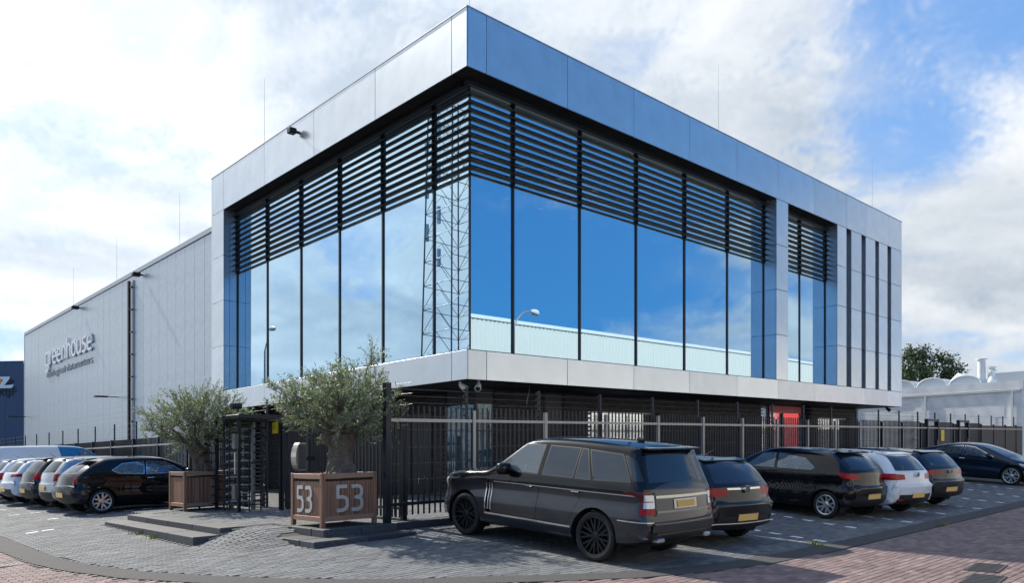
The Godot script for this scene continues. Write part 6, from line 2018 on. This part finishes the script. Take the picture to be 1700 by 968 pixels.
func sedan_spec(group: String) -> Dictionary:
	var sp := {"L": 4.69, "paint": "paint_navy", "R": 0.335, "axles": [0.97, 3.85], "arch": 0.385, "name": "parked_fastback", "group": group, "label": "dark navy fastback saloon facing the road at the far right", "category": "car",
		"top": [[0, 0.62], [0.01, 0.72], [0.05, 0.88], [0.12, 1.0], [0.3, 1.06], [0.7, 1.16], [1.2, 1.31], [1.7, 1.41], [2.1, 1.435], [2.5, 1.41], [2.9, 1.32], [3.4, 1.10], [3.75, 0.95], [4.0, 0.90], [4.4, 0.78], [4.6, 0.66], [4.68, 0.54], [4.69, 0.48]],
		"bottom": [[0, 0.62], [0.03, 0.42], [0.15, 0.30], [0.6, 0.20], [2.2, 0.17], [4.1, 0.17], [4.55, 0.22], [4.67, 0.34], [4.69, 0.48]],
		"widths": [[0, 0.84], [0.4, 0.91], [1.0, 0.925], [2.3, 0.915], [3.8, 0.925], [4.3, 0.87], [4.69, 0.70]],
		"belt": [[0, 1.0], [1.2, 0.98], [2.8, 0.925], [4.6, 0.78]], "crown": [[0, 0.08], [0.3, 0.04], [1.2, 0.04], [2.2, 0.03], [2.7, 0.05], [3.6, 0.10], [4.0, 0.04], [4.4, 0.08], [4.69, 0.14]],
		"tumble": 0.42, "r_end": 0.24, "r_top": 0.12, "wheel": ["t19", 0.258, 0.235, 6, true, 0.045, "alloy"], "mirror": [3.12, 0.97, "*", 1.0],
		"handles": [[2.20, 0.875, "alloy"], [1.22, 0.90, "alloy"]]}
	sp.rules = [win([[3.22, 0.985], [2.18, 1.0], [2.22, 1.335], [2.55, 1.30]], "car_glass", "chrome", 0.016), win([[2.10, 1.002], [1.10, 1.04], [0.92, 1.10], [1.30, 1.24], [2.14, 1.338]], "car_glass", "chrome", 0.016),
		["top", [[2.62, -0.56], [3.62, -0.70], [3.62, 0.70], [2.62, 0.56]], "windscreen", "car_glass"], ["top", [[0.42, -0.60], [1.5, -0.55], [1.5, 0.55], [0.42, 0.60]], "rear_window", "car_glass_tint"],
		["side", [[4.2, 0.66], [4.69, 0.56], [4.69, 0.70], [4.05, 0.80]], "head_lamp", "lamp_clear"], ["side", [[0, 0.86], [0.3, 0.86], [0.42, 0.98], [0, 0.98]], "tail_lamp", "tail_red"],
		door_rule([[3.25, 0.30], [2.18, 0.28], [2.14, 0.95], [3.2, 0.93]]), door_rule([[2.165, 0.28], [1.45, 0.32], [1.22, 0.62], [1.14, 0.98], [2.125, 0.955]])]
	return sp

func van_spec(group: String) -> Dictionary:
	var sp := {"L": 4.9, "paint": "paint_white", "R": 0.33, "axles": [0.9, 3.9], "arch": 0.38, "name": "parked_van", "group": group, "label": "white van with a blue front quarter behind the white cars at the left edge", "category": "van",
		"top": [[0, 0.6], [0.0, 0.75], [0.02, 1.2], [0.06, 1.7], [0.14, 1.86], [0.4, 1.90], [2.0, 1.92], [3.1, 1.88], [3.35, 1.80], [3.9, 1.42], [4.3, 1.15], [4.6, 1.04], [4.8, 0.9], [4.88, 0.7], [4.9, 0.55], [4.9, 0.5]],
		"bottom": [[0, 0.6], [0.02, 0.4], [0.2, 0.28], [2.4, 0.24], [4.5, 0.24], [4.86, 0.34], [4.9, 0.5]],
		"widths": [[0, 0.90], [0.3, 0.95], [3.5, 0.95], [4.4, 0.90], [4.9, 0.72]], "belt": [[0, 1.2], [3, 1.15], [4.9, 1.0]], "crown": [[0, 0.02], [0.3, 0.03], [3.2, 0.04], [4.2, 0.08], [4.9, 0.12]],
		"tumble": 0.12, "r_end": 0.12, "r_top": 0.10, "wheel": ["v16", 0.215, 0.2, 5, false, 0.08, "alloy"], "mirror": [3.7, 1.2, "plastic", 1.3], "handles": [[2.9, 1.05, "plastic"]]}
	sp.rules = [["side", [[3.98, 1.24], [3.05, 1.22], [3.1, 1.72], [3.38, 1.70]], "side_window", "car_glass"], ["side", [[2.7, 0.5], [5, 0.5], [5, 2.2], [2.3, 2.2]], "blue_panel", "van_blue", {"one": true}], ["top", [[2.9, -2], [3.34, -2], [3.34, 2], [2.9, 2]], "blue_panel", "van_blue", {"one": true}],
		["top", [[3.36, -0.75], [4.28, -0.8], [4.28, 0.8], [3.36, 0.75]], "windscreen", "car_glass"], ["rear", [[-0.7, 1.2], [0.7, 1.2], [0.68, 1.7], [-0.68, 1.7]], "rear_window", "car_glass_tint"], ["rear", [[0.8, 0.7], [1.0, 0.7], [1.0, 1.2], [0.8, 1.2]], "tail_lamp", "tail_red", {"pair": true}]]
	return sp
func street_lamp(label: String, at: Vector3, h: float, arm: Vector3) -> void:
	var t := thing("street_lamp", label, "street lamp", at, 0, "street lamps mirrored in the glass")
	var m := MB.new()
	m.cyl(Vector3.ZERO, Vector3(0, h * 0.88, 0), 0.09, 10, 0.06)
	part(t, "pole", m.mesh(), M.galvanised)
	m = MB.new()
	var path := []
	for k in 9:
		var f := k / 8.0
		path.append(Vector3(arm.x * f * f * 0.4 + arm.x * f * 0.6, h * 0.88 + sin(f * PI * 0.5) * h * 0.12, arm.z * f * f * 0.4 + arm.z * f * 0.6))
	m.tube(path, [0.05, 0.04], 8)
	part(t, "arm", m.mesh(), M.galvanised)
	m = MB.new()
	var e: Vector3 = path[-1]
	var d := arm.normalized()
	m.tube([e - d * 0.05, e + d * 0.15, e + d * 0.5, e + d * 0.75], [0.07, 0.15, 0.17, 0.05], 10)
	part(t, "lamp_head", m.mesh(), M.white_metal)

func build_reflected() -> void:
	# hall across the street that the street-front glass mirrors
	var h := thing("corrugated_hall", "pale corrugated hall across the street, mirrored along the foot of the blue windows", "building")
	var B := 25.0
	pbox(h, "wall_core", Vector3(-10, -0.5, B + 0.1), Vector3(90, 9.95, B + 20), M.white_wall)
	var m := MB.new()
	var a := -10.0
	while a < 90.0:
		m.quad(Vector3(a, -0.5, B), Vector3(a + 0.2, -0.5, B), Vector3(a + 0.2, 10.0, B), Vector3(a, 10.0, B), Vector3(0, 0, -1))
		m.quad(Vector3(a + 0.2, -0.5, B), Vector3(a + 0.3, -0.5, B + 0.07), Vector3(a + 0.3, 10.0, B + 0.07), Vector3(a + 0.2, 10.0, B), Vector3(0.57, 0, -0.82))
		m.quad(Vector3(a + 0.3, -0.5, B + 0.07), Vector3(a + 0.4, -0.5, B), Vector3(a + 0.4, 10.0, B), Vector3(a + 0.3, 10.0, B + 0.07), Vector3(-0.57, 0, -0.82))
		a += 0.4
	part(h, "corrugated_wall", m.mesh(), M.pale_sheet)
	pbox(h, "roller_door", Vector3(70.5, -0.3, B - 0.04), Vector3(78.7, 5.1, B - 0.005), M.red_door)
	pbox(h, "office_window", Vector3(67.0, 3.5, B - 0.04), Vector3(69.8, 6.3, B - 0.005), M.navy_sheet)
	pbox(h, "roof_trim", Vector3(-10.1, 10.0, B - 0.08), Vector3(90.1, 10.25, B + 0.3), M.white_metal)
	street_lamp("tall street lamp with a curved arm, mirrored in the blue street-front windows", Vector3(13.8, G(13.8, 12.0), 12.0), 8.4, Vector3(1.7, 0, 0.5))
	street_lamp("tall street lamp mirrored in the pale side windows near the end pier", Vector3(-12, 0, -38.3), 10.8, Vector3(0, 0, 1.5))
	# lattice mast mirrored beside the corner
	var mast := thing("lattice_mast", "steel lattice telecom mast mirrored in the side window next to the corner", "mast", Vector3(-40, 0, -50.9))
	var H := 42.0
	var half := func(y: float) -> float: return lerpf(2.9, 2.1, y / H)
	var legs := [Vector2(-1, -1), Vector2(1, -1), Vector2(1, 1), Vector2(-1, 1)]
	for l in legs:
		m = MB.new()
		m.cyl(Vector3(l.x * half.call(0.0), 0, l.y * half.call(0.0)), Vector3(l.x * half.call(H), H, l.y * half.call(H)), 0.10, 8, 0.08)
		part(mast, "leg", m.mesh(), M.fence_dark)
	var y := 0.0
	while y < H - 0.1:
		var y2 := minf(y + 2.6, H)
		m = MB.new()
		for i in 4:
			var l0: Vector2 = legs[i]; var l1: Vector2 = legs[(i + 1) % 4]
			var w0: float = half.call(y); var w1: float = half.call(y2)
			var p0 := Vector3(l0.x * w0, y, l0.y * w0); var p1 := Vector3(l1.x * w0, y, l1.y * w0)
			var q0 := Vector3(l0.x * w1, y2, l0.y * w1); var q1 := Vector3(l1.x * w1, y2, l1.y * w1)
			var mid := (q0 + q1) * 0.5
			m.cyl(p0, p1, 0.04, 5); m.cyl(p0, mid, 0.032, 5); m.cyl(p1, mid, 0.032, 5)
		part(mast, "bracing", m.mesh(), M.fence_dark)
		y = y2
	for k in 7:
		m = MB.new()
		var s := k % 2 * 2 - 1
		m.box(Vector3(-0.18 + s * 0.9, 24.0 + 2.4 * k, -4.2), Vector3(0.18 + s * 0.9, 25.9 + 2.4 * k, -3.9))
		m.cyl(Vector3(s * 0.9, 25 + 2.4 * k, -2.2), Vector3(s * 0.9, 25 + 2.4 * k, -4.0), 0.04, 5)
		part(mast, "antenna", m.mesh(), M.white_metal)

func build_small() -> void:
	# weeds in the joints
	rng.seed = 31
	for w in [[-6.66, -1.1, "tiny yellow-green weed at the foot of the left entrance steps, nearer the ramp"], [-6.64, -2.0, "tiny yellow-green weed at the foot of the left entrance steps, nearer the parked cars"], [1.0, 7.93, "small grass tuft in the kerb joint in front of the empty bay"], [5.6, 8.45, "small grass tuft on the road side of the kerb before the white hatchback"]]:
		var t := thing("weed_tuft", w[2], "weed", Vector3(w[0], G(w[0], w[1]), w[1]), 0, "weeds in the paving joints")
		var xs := []; var cols := []
		for k in 46:
			xs.append(aim(Vector3(rng.randfn() * 0.05, 0, rng.randfn() * 0.05), rnd_dir(1.6).abs() * Vector3(signf(rng.randfn()), 1, signf(rng.randfn())), rng.randf_range(0.7, 1.5)))
			var g := rng.randf_range(0.7, 1.3)
			cols.append(Color(0.22 * g, 0.24 * g, 0.03 * g))
		scatter(t, "foliage", [0.07, 0.014], M.tree_leaf, xs, cols)
